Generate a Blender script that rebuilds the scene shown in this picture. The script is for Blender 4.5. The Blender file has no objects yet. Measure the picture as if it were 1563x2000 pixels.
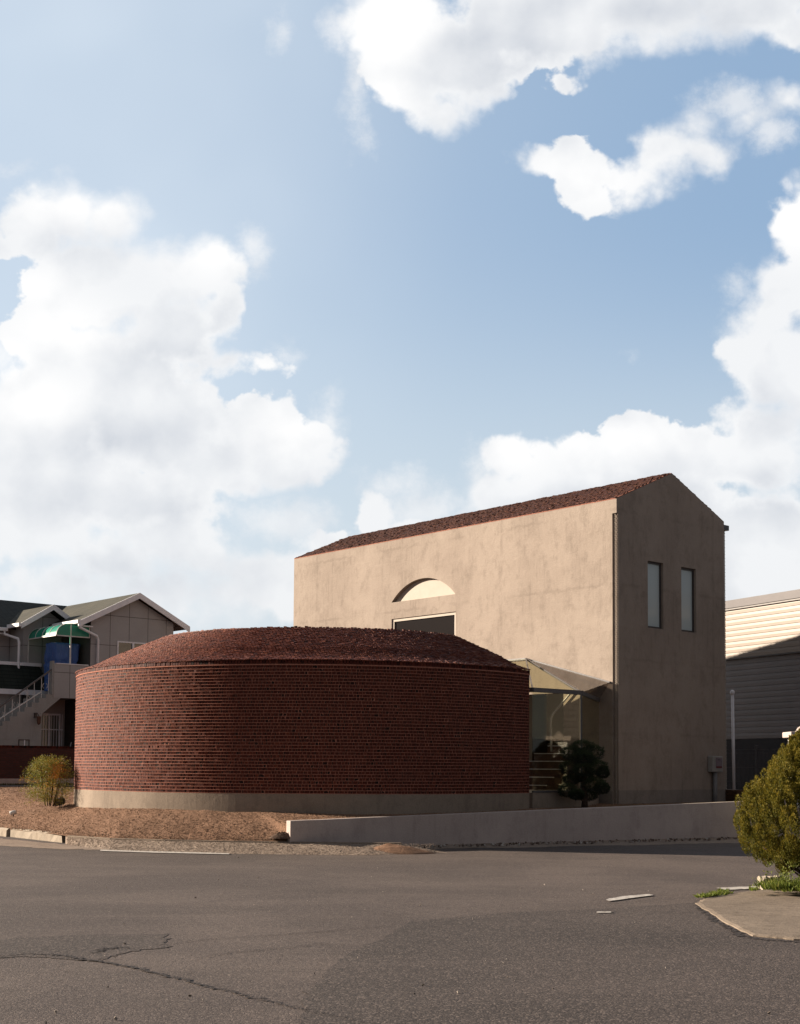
import bpy, bmesh, math, random
import numpy as np
from mathutils import Vector, Matrix

random.seed(7)
rng = np.random.default_rng(11)
scn = bpy.context.scene
C = scn.collection

# ---------------------------------------------------------------- camera
F_PX, PITCH, ROLL, YAW, CY = 2601.7, 0.057007, 0.0065546, 0.720529, 1349.74
EYE = 1.6
W_PX, H_PX = 1563.0, 2000.0
_P = np.array([[1, 0, 0], [0, math.cos(PITCH), -math.sin(PITCH)], [0, math.sin(PITCH), math.cos(PITCH)]])
_Q = np.array([[math.cos(ROLL), math.sin(ROLL), 0], [-math.sin(ROLL), math.cos(ROLL), 0], [0, 0, 1]])
RCAM = _Q @ _P @ np.array([[1, 0, 0], [0, 0, 1], [0, 1, 0]], float)   # world -> (right, up, forward)
cam_d = bpy.data.cameras.new('camera')
cam = bpy.data.objects.new('camera', cam_d)
C.objects.link(cam)
cam_d.sensor_fit = 'HORIZONTAL'
cam_d.sensor_width = 36.0
cam_d.lens = F_PX / W_PX * 36.0
cam_d.shift_x = 0.0
cam_d.shift_y = (CY - H_PX / 2) / W_PX
cam_d.clip_start = 0.1
cam_d.clip_end = 3000
_M = Matrix.Identity(4)
for i in range(3):
    _M[i][0] = RCAM[0, i]; _M[i][1] = RCAM[1, i]; _M[i][2] = -RCAM[2, i]
_M.translation = Vector((0, 0, EYE))
cam.matrix_world = _M
scn.camera = cam

def ray(x, y):
    return RCAM.T @ np.array([(x - W_PX / 2) / F_PX, (CY - y) / F_PX, 1.0])
def on_plane(x, y, p0, n):
    d = ray(x, y); o = np.array([0, 0, EYE]); p0 = np.array(p0, float); n = np.array(n, float)
    return o + d * (((p0 - o) @ n) / (d @ n))
def on_z(x, y, z=0.0):
    return on_plane(x, y, (0, 0, z), (0, 0, 1))
def at_y(x, y, Y):
    return on_plane(x, y, (0, Y, 0), (0, 1, 0))

# ---------------------------------------------------------------- sun, sky, exposure
SUN_EL = math.radians(18.2)
SUN_DIR = Vector((-0.970, 0.242, 0)).normalized() * math.cos(SUN_EL) + Vector((0, 0, math.sin(SUN_EL)))
sun_d = bpy.data.lights.new('sun', 'SUN')
sun_d.energy = 5.0
sun_d.angle = math.radians(0.6)
sun_d.color = (1.0, 0.85, 0.68)
sun = bpy.data.objects.new('sun', sun_d)
C.objects.link(sun)
sun.rotation_euler = (-SUN_DIR).to_track_quat('-Z', 'Y').to_euler()
sun.location = (-30, 20, 30)

scn.view_settings.view_transform = 'Standard'
scn.view_settings.look = 'None'
scn.view_settings.gamma = 1
scn.view_settings.exposure = 1.35
EXPF = 2 ** -1.35

class NT:
    """tiny node-building helper"""
    def __init__(s, tree): s.t = tree; s.n = tree.nodes; s.l = tree.links
    def new(s, kind, **kw):
        n = s.n.new(kind)
        for k, v in kw.items(): setattr(n, k, v)
        return n
    def put(s, sock, v):
        if hasattr(v, 'links') or isinstance(v, bpy.types.NodeSocket): s.l.new(v, sock)
        elif v is not None: sock.default_value = v
    def m(s, op, a, b=None, c=None, clamp=False):
        n = s.new('ShaderNodeMath', operation=op, use_clamp=clamp)
        s.put(n.inputs[0], a)
        if b is not None: s.put(n.inputs[1], b)
        if c is not None: s.put(n.inputs[2], c)
        return n.outputs[0]
    def vm(s, op, a, b=None, sc=None):
        n = s.new('ShaderNodeVectorMath', operation=op)
        s.put(n.inputs[0], a)
        if b is not None: s.put(n.inputs[1], b)
        if sc is not None: s.put(n.inputs['Scale'], sc)
        return n.outputs['Value'] if op in ('LENGTH', 'DISTANCE', 'DOT_PRODUCT') else n.outputs[0]
    def mapr(s, v, a, b, c=0.0, d=1.0, kind='SMOOTHSTEP'):
        n = s.new('ShaderNodeMapRange', interpolation_type=kind)
        for i, x in enumerate((v, a, b, c, d)): s.put(n.inputs[i], x)
        return n.outputs[0]
    def noise(s, vec, scale, detail=4, rough=0.5, dist=0.0, lac=2.0, dim='3D', w=None):
        n = s.new('ShaderNodeTexNoise', noise_dimensions=dim)
        if vec is not None: s.put(n.inputs['Vector'], vec)
        n.inputs['Scale'].default_value = scale; n.inputs['Detail'].default_value = detail
        n.inputs['Roughness'].default_value = rough; n.inputs['Distortion'].default_value = dist
        n.inputs['Lacunarity'].default_value = lac
        return n.outputs[0]
    def mix(s, f, a, b, mode='MIX'):
        n = s.new('ShaderNodeMix', data_type='RGBA', blend_type=mode)
        s.put(n.inputs[0], f); s.put(n.inputs[6], a); s.put(n.inputs[7], b)
        return n.outputs[2]
    def comb(s, x, y, z):
        n = s.new('ShaderNodeCombineXYZ')
        for i, v in enumerate((x, y, z)): s.put(n.inputs[i], v)
        return n.outputs[0]
    def sep(s, v):
        n = s.new('ShaderNodeSeparateXYZ'); s.put(n.inputs[0], v); return n.outputs

def build_world():
    w = bpy.data.worlds.new('World'); scn.world = w; w.use_nodes = True
    w.cycles.sampling_method = 'MANUAL'; w.cycles.sample_map_resolution = 256
    t = NT(w.node_tree); t.n.clear()
    out = t.new('ShaderNodeOutputWorld'); bg = t.new('ShaderNodeBackground')
    sky = t.new('ShaderNodeTexSky', sky_type='NISHITA')
    sky.sun_disc = False; sky.sun_elevation = SUN_EL
    sky.sun_rotation = math.atan2(SUN_DIR.x, SUN_DIR.y)
    sky.air_density = 1.0; sky.dust_density = 0.6; sky.ozone_density = 1.5
    STR = 0.12
    g = t.new('ShaderNodeTexCoord').outputs['Generated']
    x, y, z = t.sep(g)
    # direction of the sky measured on the vertical plane one unit to the north
    yy = t.m('MAXIMUM', t.m('ABSOLUTE', y), 0.22)
    gx = t.m('DIVIDE', x, yy); gz = t.m('DIVIDE', z, yy)
    p = t.comb(gx, gz, 0.0)
    U = 1.0 / F_PX
    def gp(px, py):
        d = ray(px, py); return d[0] / d[1], d[2] / d[1]
    warp = t.new('ShaderNodeTexNoise'); t.put(warp.inputs['Vector'], p); warp.inputs['Scale'].default_value = 9; warp.inputs['Detail'].default_value = 3
    wv = t.vm('SUBTRACT', warp.outputs['Color'], (0.5, 0.5, 0.5))
    pw = t.vm('ADD', p, t.vm('SCALE', wv, sc=46 * U))
    def field(blobs, k):
        acc = None
        for (bx, by, rx, ry) in blobs:
            cx, cz = gp(bx, by)
            v = t.vm('SUBTRACT', pw, (cx, cz, 0))
            v = t.vm('MULTIPLY', v, (1 / (rx * U), 1 / (ry * U), 0))
            L = t.vm('LENGTH', v)
            sd = t.m('MULTIPLY_ADD', L, -min(rx, ry) * U, min(rx, ry) * U)
            acc = sd if acc is None else t.m('SMOOTH_MAX', acc, sd, k * U)
        return acc
    solid = [
        # big cumulus at left
        (70, 430, 90, 85), (140, 420, 80, 80), (215, 430, 75, 78), (300, 540, 120, 90), (400, 530, 90, 75), (180, 560, 150, 110),
        (90, 650, 105, 75), (330, 640, 140, 90), (430, 620, 55, 70), (450, 702, 74, 42), (525, 706, 62, 34), (200, 670, 110, 80), (200, 760, 230, 110), (60, 850, 170, 150),
        (300, 830, 170, 120), (520, 830, 95, 85), (610, 870, 66, 66), (560, 910, 90, 60), (420, 900, 160, 80), (150, 930, 190, 60),
        (20, 400, 40, 22), (10, 480, 45, 30),
        # lower rows at left
        (60, 1040, 140, 75), (330, 1060, 120, 74), (400, 1095, 90, 60), (220, 1100, 130, 70), (110, 1150, 180, 60), (300, 1160, 190, 60), (500, 1160, 140, 60), (40, 960, 150, 110), (250, 980, 220, 80),
        (735, 1010, 58, 58), (650, 1062, 80, 44), (600, 1150, 180, 80), (800, 1060, 120, 60), (480, 1120, 90, 60),
        # top bank
        (760, 40, 130, 90), (800, 150, 120, 100), (850, 210, 90, 60), (900, 120, 130, 110), (1050, 40, 200, 110), (1250, 10, 220, 100), (1450, 0, 200, 95), (1540, 60, 90, 48), (1090, 155, 45, 24),
        # middle right drifting piece
        (1065, 312, 75, 55), (1130, 325, 85, 68), (1150, 375, 72, 48), (1235, 350, 90, 54), (1300, 290, 76, 60), (1380, 290, 72, 50), (1370, 240, 70, 44), (1460, 225, 84, 42), (1540, 190, 64, 38),
        # right edge tower
        (1565, 440, 75, 100), (1545, 560, 100, 80), (1500, 610, 70, 60), (1520, 700, 125, 80), (1460, 700, 60, 44), (1560, 760, 160, 90), (1500, 830, 130, 70),
        # lower right bank
        (990, 900, 70, 66), (960, 960, 70, 60), (1080, 930, 110, 66), (1160, 900, 100, 74), (1250, 880, 110, 78), (1350, 890, 130, 66), (1480, 900, 150, 80), (1200, 990, 330, 110), (1150, 1080, 330, 90), (1500, 1060, 260, 110),
        (1560, 1180, 260, 80), (1420, 1120, 160, 60),
    ]
    wisp = [(555, 65, 26, 44), (700, 180, 36, 120), (705, 270, 22, 46), (660, 60, 40, 60), (1450, 640, 60, 50), (1440, 560, 40, 50), (1510, 250, 60, 50), (1400, 190, 60, 22), (640, 830, 40, 70), (490, 500, 30, 50), (20, 330, 30, 12), (0, 700, 60, 60), (560, 690, 40, 30), (930, 930, 50, 70), (1235, 695, 10, 12), (780, 950, 110, 40), (840, 1000, 130, 60), (560, 1020, 120, 60), (490, 480, 40, 60), (1440, 200, 90, 60)]
    dark = [(150, 480, 90, 50), (330, 690, 160, 60), (420, 640, 90, 50), (260, 860, 240, 60), (430, 1000, 200, 50), (120, 980, 120, 50), (200, 1120, 130, 34), (420, 1130, 90, 30), (980, 110, 220, 90), (1300, 20, 320, 60),
            (1150, 1010, 240, 60), (1450, 800, 110, 60), (1500, 980, 160, 60), (1330, 960, 130, 60), (1000, 230, 120, 40), (880, 260, 90, 30)]
    bright = [(150, 400, 110, 60), (420, 490, 70, 50), (120, 640, 110, 60), (60, 560, 80, 40), (60, 780, 110, 60), (20, 700, 60, 60), (760, 60, 110, 110), (760, 200, 60, 80), (1150, 350, 110, 50), (1000, 880, 70, 50), (560, 840, 60, 40), (1200, 860, 160, 40), (1540, 420, 50, 60), (520, 710, 50, 26)]
    S = field(solid, 22)
    Wp = field(wisp, 10)
    nz = t.noise(p, 17, 9, 0.56)           # billows
    nz2 = t.noise(p, 60, 6, 0.62)
    vor = t.new('ShaderNodeTexVoronoi', feature='SMOOTH_F1'); t.put(vor.inputs['Vector'], pw); vor.inputs['Scale'].default_value = 42
    vor.inputs['Smoothness'].default_value = 0.35; vor.inputs['Detail'].default_value = 3; vor.inputs['Roughness'].default_value = 0.5
    bil = t.m('SUBTRACT', 0.42, vor.outputs['Distance'])
    N = t.m('ADD', t.m('MULTIPLY', t.m('SUBTRACT', nz, 0.5), 95 * U), t.m('MULTIPLY', bil, 26 * U))
    N = t.m('ADD', N, t.m('MULTIPLY', t.m('SUBTRACT', nz2, 0.5), 26 * U))
    D = t.m('ADD', t.m('ADD', S, N), 7 * U)
    softn = t.mapr(t.noise(p, 6, 2, 0.5), 0.38, 0.64, 6 * U, 46 * U)
    dens = t.mapr(D, t.m('MULTIPLY', softn, -0.45), softn)
    Dw = t.m('ADD', Wp, t.m('ADD', t.m('MULTIPLY', t.m('SUBTRACT', t.noise(p, 34, 9, 0.66), 0.5), 120 * U), -6 * U))
    densw = t.mapr(Dw, -16 * U, 50 * U, 0, 0.75)
    dens = t.m('MAXIMUM', dens, densw)
    # thin haze veil that thickens to the horizon and towards the sun
    veil = t.mapr(gz, 0.02, 0.36, 0.62, 0.0)
    # relief of the cloud tops: the same noise looked up a step towards the sun
    off = (-0.016, 0.011, 0)
    p2 = t.vm('ADD', p, off)
    r1 = t.noise(p, 11, 6, 0.5); r2 = t.noise(p2, 11, 6, 0.5)
    relief = t.m('SUBTRACT', r1, r2)
    Dk = t.m('ADD', field(dark, 30), t.m('MULTIPLY', t.m('SUBTRACT', r1, 0.5), 110 * U))
    shade = t.mapr(Dk, -55 * U, 70 * U, 0.0, 0.62)
    shade = t.m('MULTIPLY', shade, t.mapr(D, 0.0, 45 * U))
    shade = t.m('SUBTRACT', shade, t.m('MULTIPLY', relief, 2.2), clamp=True)
    Br = t.m('ADD', field(bright, 30), t.m('MULTIPLY', t.m('SUBTRACT', r1, 0.5), 80 * U))
    br = t.mapr(Br, -60 * U, 75 * U, 0.0, 1.0)
    shade = t.m('MULTIPLY', shade, t.m('SUBTRACT', 1.0, t.m('MULTIPLY', br, 0.85)))
    def col(r, g_, b, k=1.0): return (r * EXPF / STR * k, g_ * EXPF / STR * k, b * EXPF / STR * k, 1)
    white = t.mix(br, col(0.90, 0.915, 0.935), col(1.05, 1.045, 1.04))
    cl = t.mix(shade, white, col(0.58, 0.62, 0.69))
    # clear sky: Nishita, pulled towards the paler blue of the hazy air
    nish = t.vm('SCALE', sky.outputs[0], sc=1.0)
    deep = t.mix(t.mapr(gx, -0.28, 0.30), col(0.50, 0.60, 0.72), col(0.30, 0.435, 0.62))
    deep = t.mix(t.mapr(gz, 0.14, 0.44, 1, 0), deep, col(0.57, 0.665, 0.745))
    # pale left corner
    pale = t.mapr(t.noise(p, 3.2, 3, 0.5), 0.38, 0.62)
    deep = t.mix(t.m('MULTIPLY', t.mapr(gx, -0.24, 0.06, 0.95, 0.0), t.m('MULTIPLY_ADD', pale, 0.5, 0.5)), deep, col(0.70, 0.78, 0.86))
    clear = t.mix(0.9, nish, deep)
    clear = t.mix(veil, clear, col(0.68, 0.74, 0.79))
    skyc = t.mix(dens, clear, cl)
    # a touch of warmth on the clouds low down
    skyc = t.mix(t.m('MULTIPLY', t.mapr(gz, 0.0, 0.22, 1, 0), 0.35), skyc, col(0.80, 0.82, 0.83))
    # overhead and behind: invented plain dim grey, kept low to darken the shaded sides
    front = t.mapr(y, 0.2, 0.42)
    skyc = t.mix(front, col(0.25, 0.255, 0.275), skyc)
    below = t.mapr(z, -0.03, 0.0)
    skyc = t.mix(below, col(0.12, 0.10, 0.085), skyc)
    t.l.new(skyc, bg.inputs['Color']); bg.inputs['Strength'].default_value = STR
    t.l.new(bg.outputs[0], out.inputs['Surface'])
build_world()

# ---------------------------------------------------------------- mesh helpers
class MB:
    def __init__(s): s.v = []; s.f = []; s.c = []; s.n = 0
    def add(s, v, f, c=None):
        v = np.asarray(v, float).reshape(-1, 3)
        for q in f: s.f.append(tuple(int(i) + s.n for i in q))
        s.v.append(v); s.n += len(v)
        s.c.append(np.full(len(v), 0.5) if c is None else np.broadcast_to(np.asarray(c, float), (len(v),)))
        return s
    def box(s, a, b, c=None):
        (x0, y0, z0), (x1, y1, z1) = a, b
        x0, x1 = min(x0, x1), max(x0, x1); y0, y1 = min(y0, y1), max(y0, y1); z0, z1 = min(z0, z1), max(z0, z1)
        v = [(x0, y0, z0), (x1, y0, z0), (x1, y1, z0), (x0, y1, z0), (x0, y0, z1), (x1, y0, z1), (x1, y1, z1), (x0, y1, z1)]
        return s.add(v, BOXF, c)
    def obox(s, p0, p1, w, h, up=(0, 0, 1), c=None):
        """bar from p0 to p1, w wide, h high"""
        p0 = np.array(p0, float); p1 = np.array(p1, float); d = p1 - p0; d /= np.linalg.norm(d)
        up = np.array(up, float)
        if abs(d @ up) > 0.99 * np.linalg.norm(up): up = np.array([1.0, 0, 0])
        sx = np.cross(d, up); sx /= np.linalg.norm(sx); uz = np.cross(sx, d)
        v = []
        for p in (p0, p1):
            for a, b in ((-1, -1), (1, -1), (1, 1), (-1, 1)): v.append(p + sx * a * w / 2 + uz * b * h / 2)
        return s.add(v, [(0, 3, 2, 1), (4, 5, 6, 7), (0, 1, 5, 4), (1, 2, 6, 5), (2, 3, 7, 6), (3, 0, 4, 7)], c)
    def tube(s, pts, r, seg=8, c=None, caps=True):
        pts = [np.array(p, float) for p in pts]; rr = r if hasattr(r, '__len__') else [r] * len(pts)
        v = []; f = []; ref = None
        for i, p in enumerate(pts):
            d = pts[min(i + 1, len(pts) - 1)] - pts[max(i - 1, 0)]; d /= np.linalg.norm(d)
            if ref is None: ref = np.array([0, 0, 1.0]) if abs(d[2]) < 0.9 else np.array([1.0, 0, 0])
            a = np.cross(d, ref); a /= np.linalg.norm(a); b = np.cross(d, a); ref = -np.cross(d, a) if False else ref
            for k in range(seg):
                t = 2 * math.pi * k / seg; v.append(p + rr[i] * (math.cos(t) * a + math.sin(t) * b))
        for i in range(len(pts) - 1):
            for k in range(seg):
                f.append((i * seg + k, i * seg + (k + 1) % seg, (i + 1) * seg + (k + 1) % seg, (i + 1) * seg + k))
        if caps:
            f.append(tuple(range(seg))[::-1]); f.append(tuple((len(pts) - 1) * seg + k for k in range(seg)))
        return s.add(v, f, c)
    def prism(s, poly, axis, a, b, c=None):
        """poly: 2-D outline; axis 0/1/2 = extrusion axis from a to b"""
        n = len(poly); v = []
        for t in (a, b):
            for (p, q) in poly:
                v.append({0: (t, p, q), 1: (p, t, q), 2: (p, q, t)}[axis])
        f = [tuple(range(n)), tuple(range(2 * n - 1, n - 1, -1))] + [(i, i + n, (i + 1) % n + n, (i + 1) % n) for i in range(n)]
        return s.add(v, f, c)
    def boxes(s, cen, ax, half, c):
        """many oriented boxes: cen (n,3), ax (n,3,3) rows = axes, half (n,3), c (n,)"""
        sg = np.array([(-1, -1, -1), (1, -1, -1), (1, 1, -1), (-1, 1, -1), (-1, -1, 1), (1, -1, 1), (1, 1, 1), (-1, 1, 1)], float)
        v = cen[:, None, :] + np.einsum('nki,nij->nkj', sg[None] * half[:, None, :], ax)
        n = len(cen); base = s.n
        F = (np.array(BOXF)[None] + (np.arange(n) * 8)[:, None, None] + base).reshape(-1, 4)
        s.f.extend(map(tuple, F.tolist())); s.v.append(v.reshape(-1, 3)); s.c.append(np.repeat(c, 8)); s.n += 8 * n
        return s
    def build(s, name, mat, parent=None, smooth=False, weld=False):
        me = bpy.data.meshes.new(name)
        V = np.concatenate(s.v) if s.v else np.zeros((0, 3))
        me.from_pydata(V.tolist(), [], s.f)
        at = me.attributes.new('tone', 'FLOAT', 'POINT'); at.data.foreach_set('value', np.concatenate(s.c).astype('f'))
        if mat: me.materials.append(mat)
        if weld or True:
            bm = bmesh.new(); bm.from_mesh(me)
            if weld: bmesh.ops.remove_doubles(bm, verts=bm.verts, dist=1e-5)
            bmesh.ops.recalc_face_normals(bm, faces=bm.faces); bm.to_mesh(me); bm.free()
        if smooth: me.polygons.foreach_set('use_smooth', [True] * len(me.polygons))
        me.update()
        o = bpy.data.objects.new(name, me); C.objects.link(o)
        if parent: o.parent = parent
        return o
BOXF = [(0, 3, 2, 1), (4, 5, 6, 7), (0, 1, 5, 4), (1, 2, 6, 5), (2, 3, 7, 6), (3, 0, 4, 7)]

def thing(name, label, cat, loc=(0, 0, 0), rz=0.0, group=None):
    o = bpy.data.objects.new(name, None); C.objects.link(o); o.empty_display_size = 0.3
    o.location = Vector([float(v) for v in loc]); o.rotation_euler = (0, 0, rz)
    return tag(o, label, cat, group)
def tag(o, label, cat, group=None):
    o['label'] = label; o['category'] = cat
    if group: o['group'] = group
    return o
def structure(o): o['kind'] = 'structure'; return o
def stuff(o, label, cat): o['kind'] = 'stuff'; o['label'] = label; o['category'] = cat; return o
def bevel(o, w, seg=2):
    m = o.modifiers.new('bevel', 'BEVEL'); m.width = w; m.segments = seg; m.limit_method = 'ANGLE'; return o
def cut(o, cutter):
    """boolean difference, applied at once; the cutter is removed"""
    me = bpy.data.meshes.new('cutter'); V = np.concatenate(cutter.v); me.from_pydata(V.tolist(), [], cutter.f)
    bm = bmesh.new(); bm.from_mesh(me); bmesh.ops.recalc_face_normals(bm, faces=bm.faces); bm.to_mesh(me); bm.free()
    k = bpy.data.objects.new('cutter', me); C.objects.link(k)
    if o.parent: k.parent = o.parent
    m = o.modifiers.new('cut', 'BOOLEAN'); m.object = k; m.operation = 'DIFFERENCE'; m.solver = 'EXACT'
    bpy.context.view_layer.update()
    dg = bpy.context.evaluated_depsgraph_get()
    new = bpy.data.meshes.new_from_object(o.evaluated_get(dg))
    o.modifiers.remove(m); o.data = new
    bpy.data.objects.remove(k)
    return o

# ---------------------------------------------------------------- materials
def pmat(name, base, rough=0.8, spec=0.3, metal=0.0):
    m = bpy.data.materials.new(name); m.use_nodes = True
    t = NT(m.node_tree); b = t.n['Principled BSDF']
    b.inputs['Base Color'].default_value = (*base, 1); b.inputs['Roughness'].default_value = rough
    b.inputs['Specular IOR Level'].default_value = spec; b.inputs['Metallic'].default_value = metal
    m['dummy'] = 0
    del m['dummy']
    return m, t, b
def coords(t, obj=True):
    return t.new('ShaderNodeTexCoord').outputs['Object']
def bump(t, b, h, strength=0.4, dist=0.02):
    n = t.new('ShaderNodeBump'); n.inputs['Strength'].default_value = strength; n.inputs['Distance'].default_value = dist
    t.put(n.inputs['Height'], h); t.l.new(n.outputs[0], b.inputs['Normal'])
def scaled(t, v, s): return t.vm('MULTIPLY', v, s)
def c4(*a): return (*a, 1)

def mat_plain(name, a, b_, scale=6, rough=0.75, spec=0.3, bmp=0.15, dist=0.005, metal=0.0, detail=5):
    m, t, b = pmat(name, a, rough, spec, metal); v = coords(t)
    n = t.noise(v, scale, detail, 0.6)
    t.put(b.inputs['Base Color'], t.mix(t.mapr(n, 0.35, 0.65), c4(*a), c4(*b_)))
    bump(t, b, t.noise(v, scale * 6, 3, 0.6), bmp, dist)
    return m

def mat_stucco(name, light, dark, stain, bstr=0.5):
    m, t, b = pmat(name, light, 0.92, 0.15); v = coords(t)
    big = t.noise(v, 0.55, 6, 0.6, 0.4)
    mid = t.noise(scaled(t, v, (1.0, 1.0, 0.6)), 3.6, 9, 0.68, 0.15)
    streak = t.noise(scaled(t, v, (1, 1, 0.10)), 8.5, 8, 0.7, 0.0)
    trow = t.noise(scaled(t, v, (1, 0.5, 1.3)), 4.2, 7, 0.68, 0.5)
    fine = t.noise(v, 38, 5, 0.65)
    X_, Y_, Z_ = t.sep(v)
    jn = t.m('ABSOLUTE', t.m('SUBTRACT', t.m('FRACT', t.m('DIVIDE', t.m('ADD', t.m('ADD', X_, Y_), t.m('MULTIPLY', t.noise(v, 0.8, 3, 0.5), 0.12)), 4.15)), 0.5))
    joint = t.m('MULTIPLY', t.mapr(jn, 0.478, 0.497), t.mapr(mid, 0.4, 0.6))
    lift = t.m('ABSOLUTE', t.m('SUBTRACT', t.m('FRACT', t.m('DIVIDE', t.m('ADD', Z_, t.m('MULTIPLY', mid, 0.25)), 1.9)), 0.5))
    joint = t.m('MAXIMUM', joint, t.m('MULTIPLY', t.mapr(lift, 0.465, 0.497), t.mapr(big, 0.42, 0.6)))
    c = t.mix(t.mapr(big, 0.36, 0.64), c4(*light), c4(*dark))
    c = t.mix(t.m('MULTIPLY', joint, 0.45), c, c4(*stain))
    c = t.mix(t.m('MULTIPLY', t.mapr(t.noise(scaled(t, v, (1, 1, 0.7)), 2.3, 10, 0.74, 0.1), 0.47, 0.68), 0.55), c, c4(*stain))
    c = t.mix(t.m('MULTIPLY', t.m('MULTIPLY', t.mapr(streak, 0.49, 0.66), t.mapr(big, 0.40, 0.62)), 0.5), c, c4(*stain))
    c = t.mix(t.m('MULTIPLY', t.mapr(trow, 0.55, 0.75), 0.35), c, c4(*[min(1, x * 1.25) for x in light]))
    c = t.mix(0.28, c, t.mix(t.mapr(fine, 0.3, 0.7), c4(*[x * 0.7 for x in dark]), c4(*[min(1, x * 1.15) for x in light])))
    t.put(b.inputs['Base Color'], c)
    h = t.m('ADD', t.m('MULTIPLY', mid, 0.55), t.m('ADD', t.m('MULTIPLY', trow, 0.5), t.m('MULTIPLY', fine, 0.16)))
    bump(t, b, h, bstr, 0.035)
    return m

def mat_brick_units(name, cols, rough=0.55, spec=0.4, bscale=60):
    m, t, b = pmat(name, cols[0], rough, spec); v = coords(t)
    a = t.new('ShaderNodeAttribute', attribute_name='tone').outputs['Fac']
    r = t.new('ShaderNodeValToRGB'); t.put(r.inputs[0], a)
    e = r.color_ramp.elements
    e[0].position = 0; e[0].color = c4(*cols[0]); e[1].position = 1; e[1].color = c4(*cols[-1])
    for i, cc in enumerate(cols[1:-1]):
        k = e.new((i + 1) / (len(cols) - 1)); k.color = c4(*cc)
    n = t.noise(v, bscale, 4, 0.65)
    big = t.noise(v, 0.9, 4, 0.6)
    c = t.mix(t.m('MULTIPLY', t.mapr(n, 0.3, 0.72), 0.55), r.outputs[0], c4(*[x * 0.45 for x in cols[0]]))
    c = t.mix(t.m('MULTIPLY', t.mapr(big, 0.52, 0.72), 0.15), c, c4(0.12, 0.05, 0.04))
    t.put(b.inputs['Base Color'], c)
    bump(t, b, n, 0.6, 0.006)
    return m

def mat_asphalt(name, c0, c1, speck, sc=1.0, rough=0.85, patchy=True):
    m, t, b = pmat(name, c0, rough, 0.25); v = coords(t)
    big = t.noise(v, 0.22, 6, 0.62, 0.5); mid = t.noise(scaled(t, v, (0.35, 1, 1)), 0.9, 6, 0.6, 0.4)
    vo = t.new('ShaderNodeTexVoronoi'); t.put(vo.inputs['Vector'], v); vo.inputs['Scale'].default_value = 95 * sc
    vo2 = t.new('ShaderNodeTexVoronoi'); t.put(vo2.inputs['Vector'], v); vo2.inputs['Scale'].default_value = 40 * sc
    fine = t.noise(v, 150 * sc, 3, 0.7)
    c = t.mix(t.mapr(big, 0.40, 0.60), c4(*[x * 1.12 for x in c0]), c4(*[x * 0.92 for x in c1]))
    worn = t.noise(scaled(t, v, (0.12, 1, 1)), 2.2, 7, 0.7, 0.2)
    c = t.mix(t.m('MULTIPLY', t.mapr(worn, 0.5, 0.7), 0.4), c, c4(*[x * 1.35 for x in c0]))
    c = t.mix(t.m('MULTIPLY', t.mapr(mid, 0.46, 0.66), 0.5), c, c4(*[x * 0.62 for x in c0]))
    rnd = t.sep(vo.outputs['Color'])[0]
    c = t.mix(t.m('MULTIPLY', t.mapr(rnd, 0.66, 0.98), 0.75), c, c4(*speck))
    rnd2 = t.sep(vo2.outputs['Color'])[1]
    c = t.mix(t.m('MULTIPLY', t.mapr(rnd2, 0.0, 0.35, 1, 0), 0.5), c, c4(*[x * 0.4 for x in c0]))
    t.put(b.inputs['Base Color'], c)
    h = t.m('ADD', t.m('MULTIPLY', vo.outputs['Distance'], -1.0), t.m('ADD', t.m('MULTIPLY', fine, 0.6), t.m('MULTIPLY', vo2.outputs['Distance'], -0.8)))
    bump(t, b, h, 0.55, 0.006)
    return m

def mat_ground(name, a, b_, c_, scale=1.0, strength=0.8):
    m, t, b = pmat(name, a, 0.95, 0.1); v = coords(t)
    n1 = t.noise(v, 0.7 * scale, 6, 0.65, 0.4); n2 = t.noise(v, 9 * scale, 6, 0.7); n3 = t.noise(v, 45 * scale, 4, 0.7)
    c = t.mix(t.mapr(n1, 0.35, 0.65), c4(*a), c4(*b_))
    c = t.mix(t.m('MULTIPLY', t.mapr(n2, 0.48, 0.68), 0.7), c, c4(*c_))
    c = t.mix(t.m('MULTIPLY', t.mapr(n3, 0.5, 0.75), 0.5), c, c4(*[x * 0.5 for x in a]))
    t.put(b.inputs['Base Color'], c)
    bump(t, b, t.m('ADD', n2, t.m('MULTIPLY', n3, 0.5)), strength, 0.04)
    return m

def mat_leaf(name, cols, rough=0.6, trans=0.25):
    m, t, b = pmat(name, cols[0], rough, 0.25)
    a = t.new('ShaderNodeAttribute', attribute_name='tone').outputs['Fac']
    r = t.new('ShaderNodeValToRGB'); t.put(r.inputs[0], a); e = r.color_ramp.elements
    e[0].position = 0; e[0].color = c4(*cols[0]); e[1].position = 1; e[1].color = c4(*cols[-1])
    for i, cc in enumerate(cols[1:-1]):
        k = e.new((i + 1) / (len(cols) - 1)); k.color = c4(*cc)
    t.put(b.inputs['Base Color'], r.outputs[0])
    tr = t.new('ShaderNodeBsdfTranslucent'); t.put(tr.inputs['Color'], r.outputs[0])
    mx = t.new('ShaderNodeMixShader'); mx.inputs[0].default_value = trans
    t.l.new(b.outputs[0], mx.inputs[1]); t.l.new(tr.outputs[0], mx.inputs[2])
    t.l.new(mx.outputs[0], t.n['Material Output'].inputs['Surface'])
    return m

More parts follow.
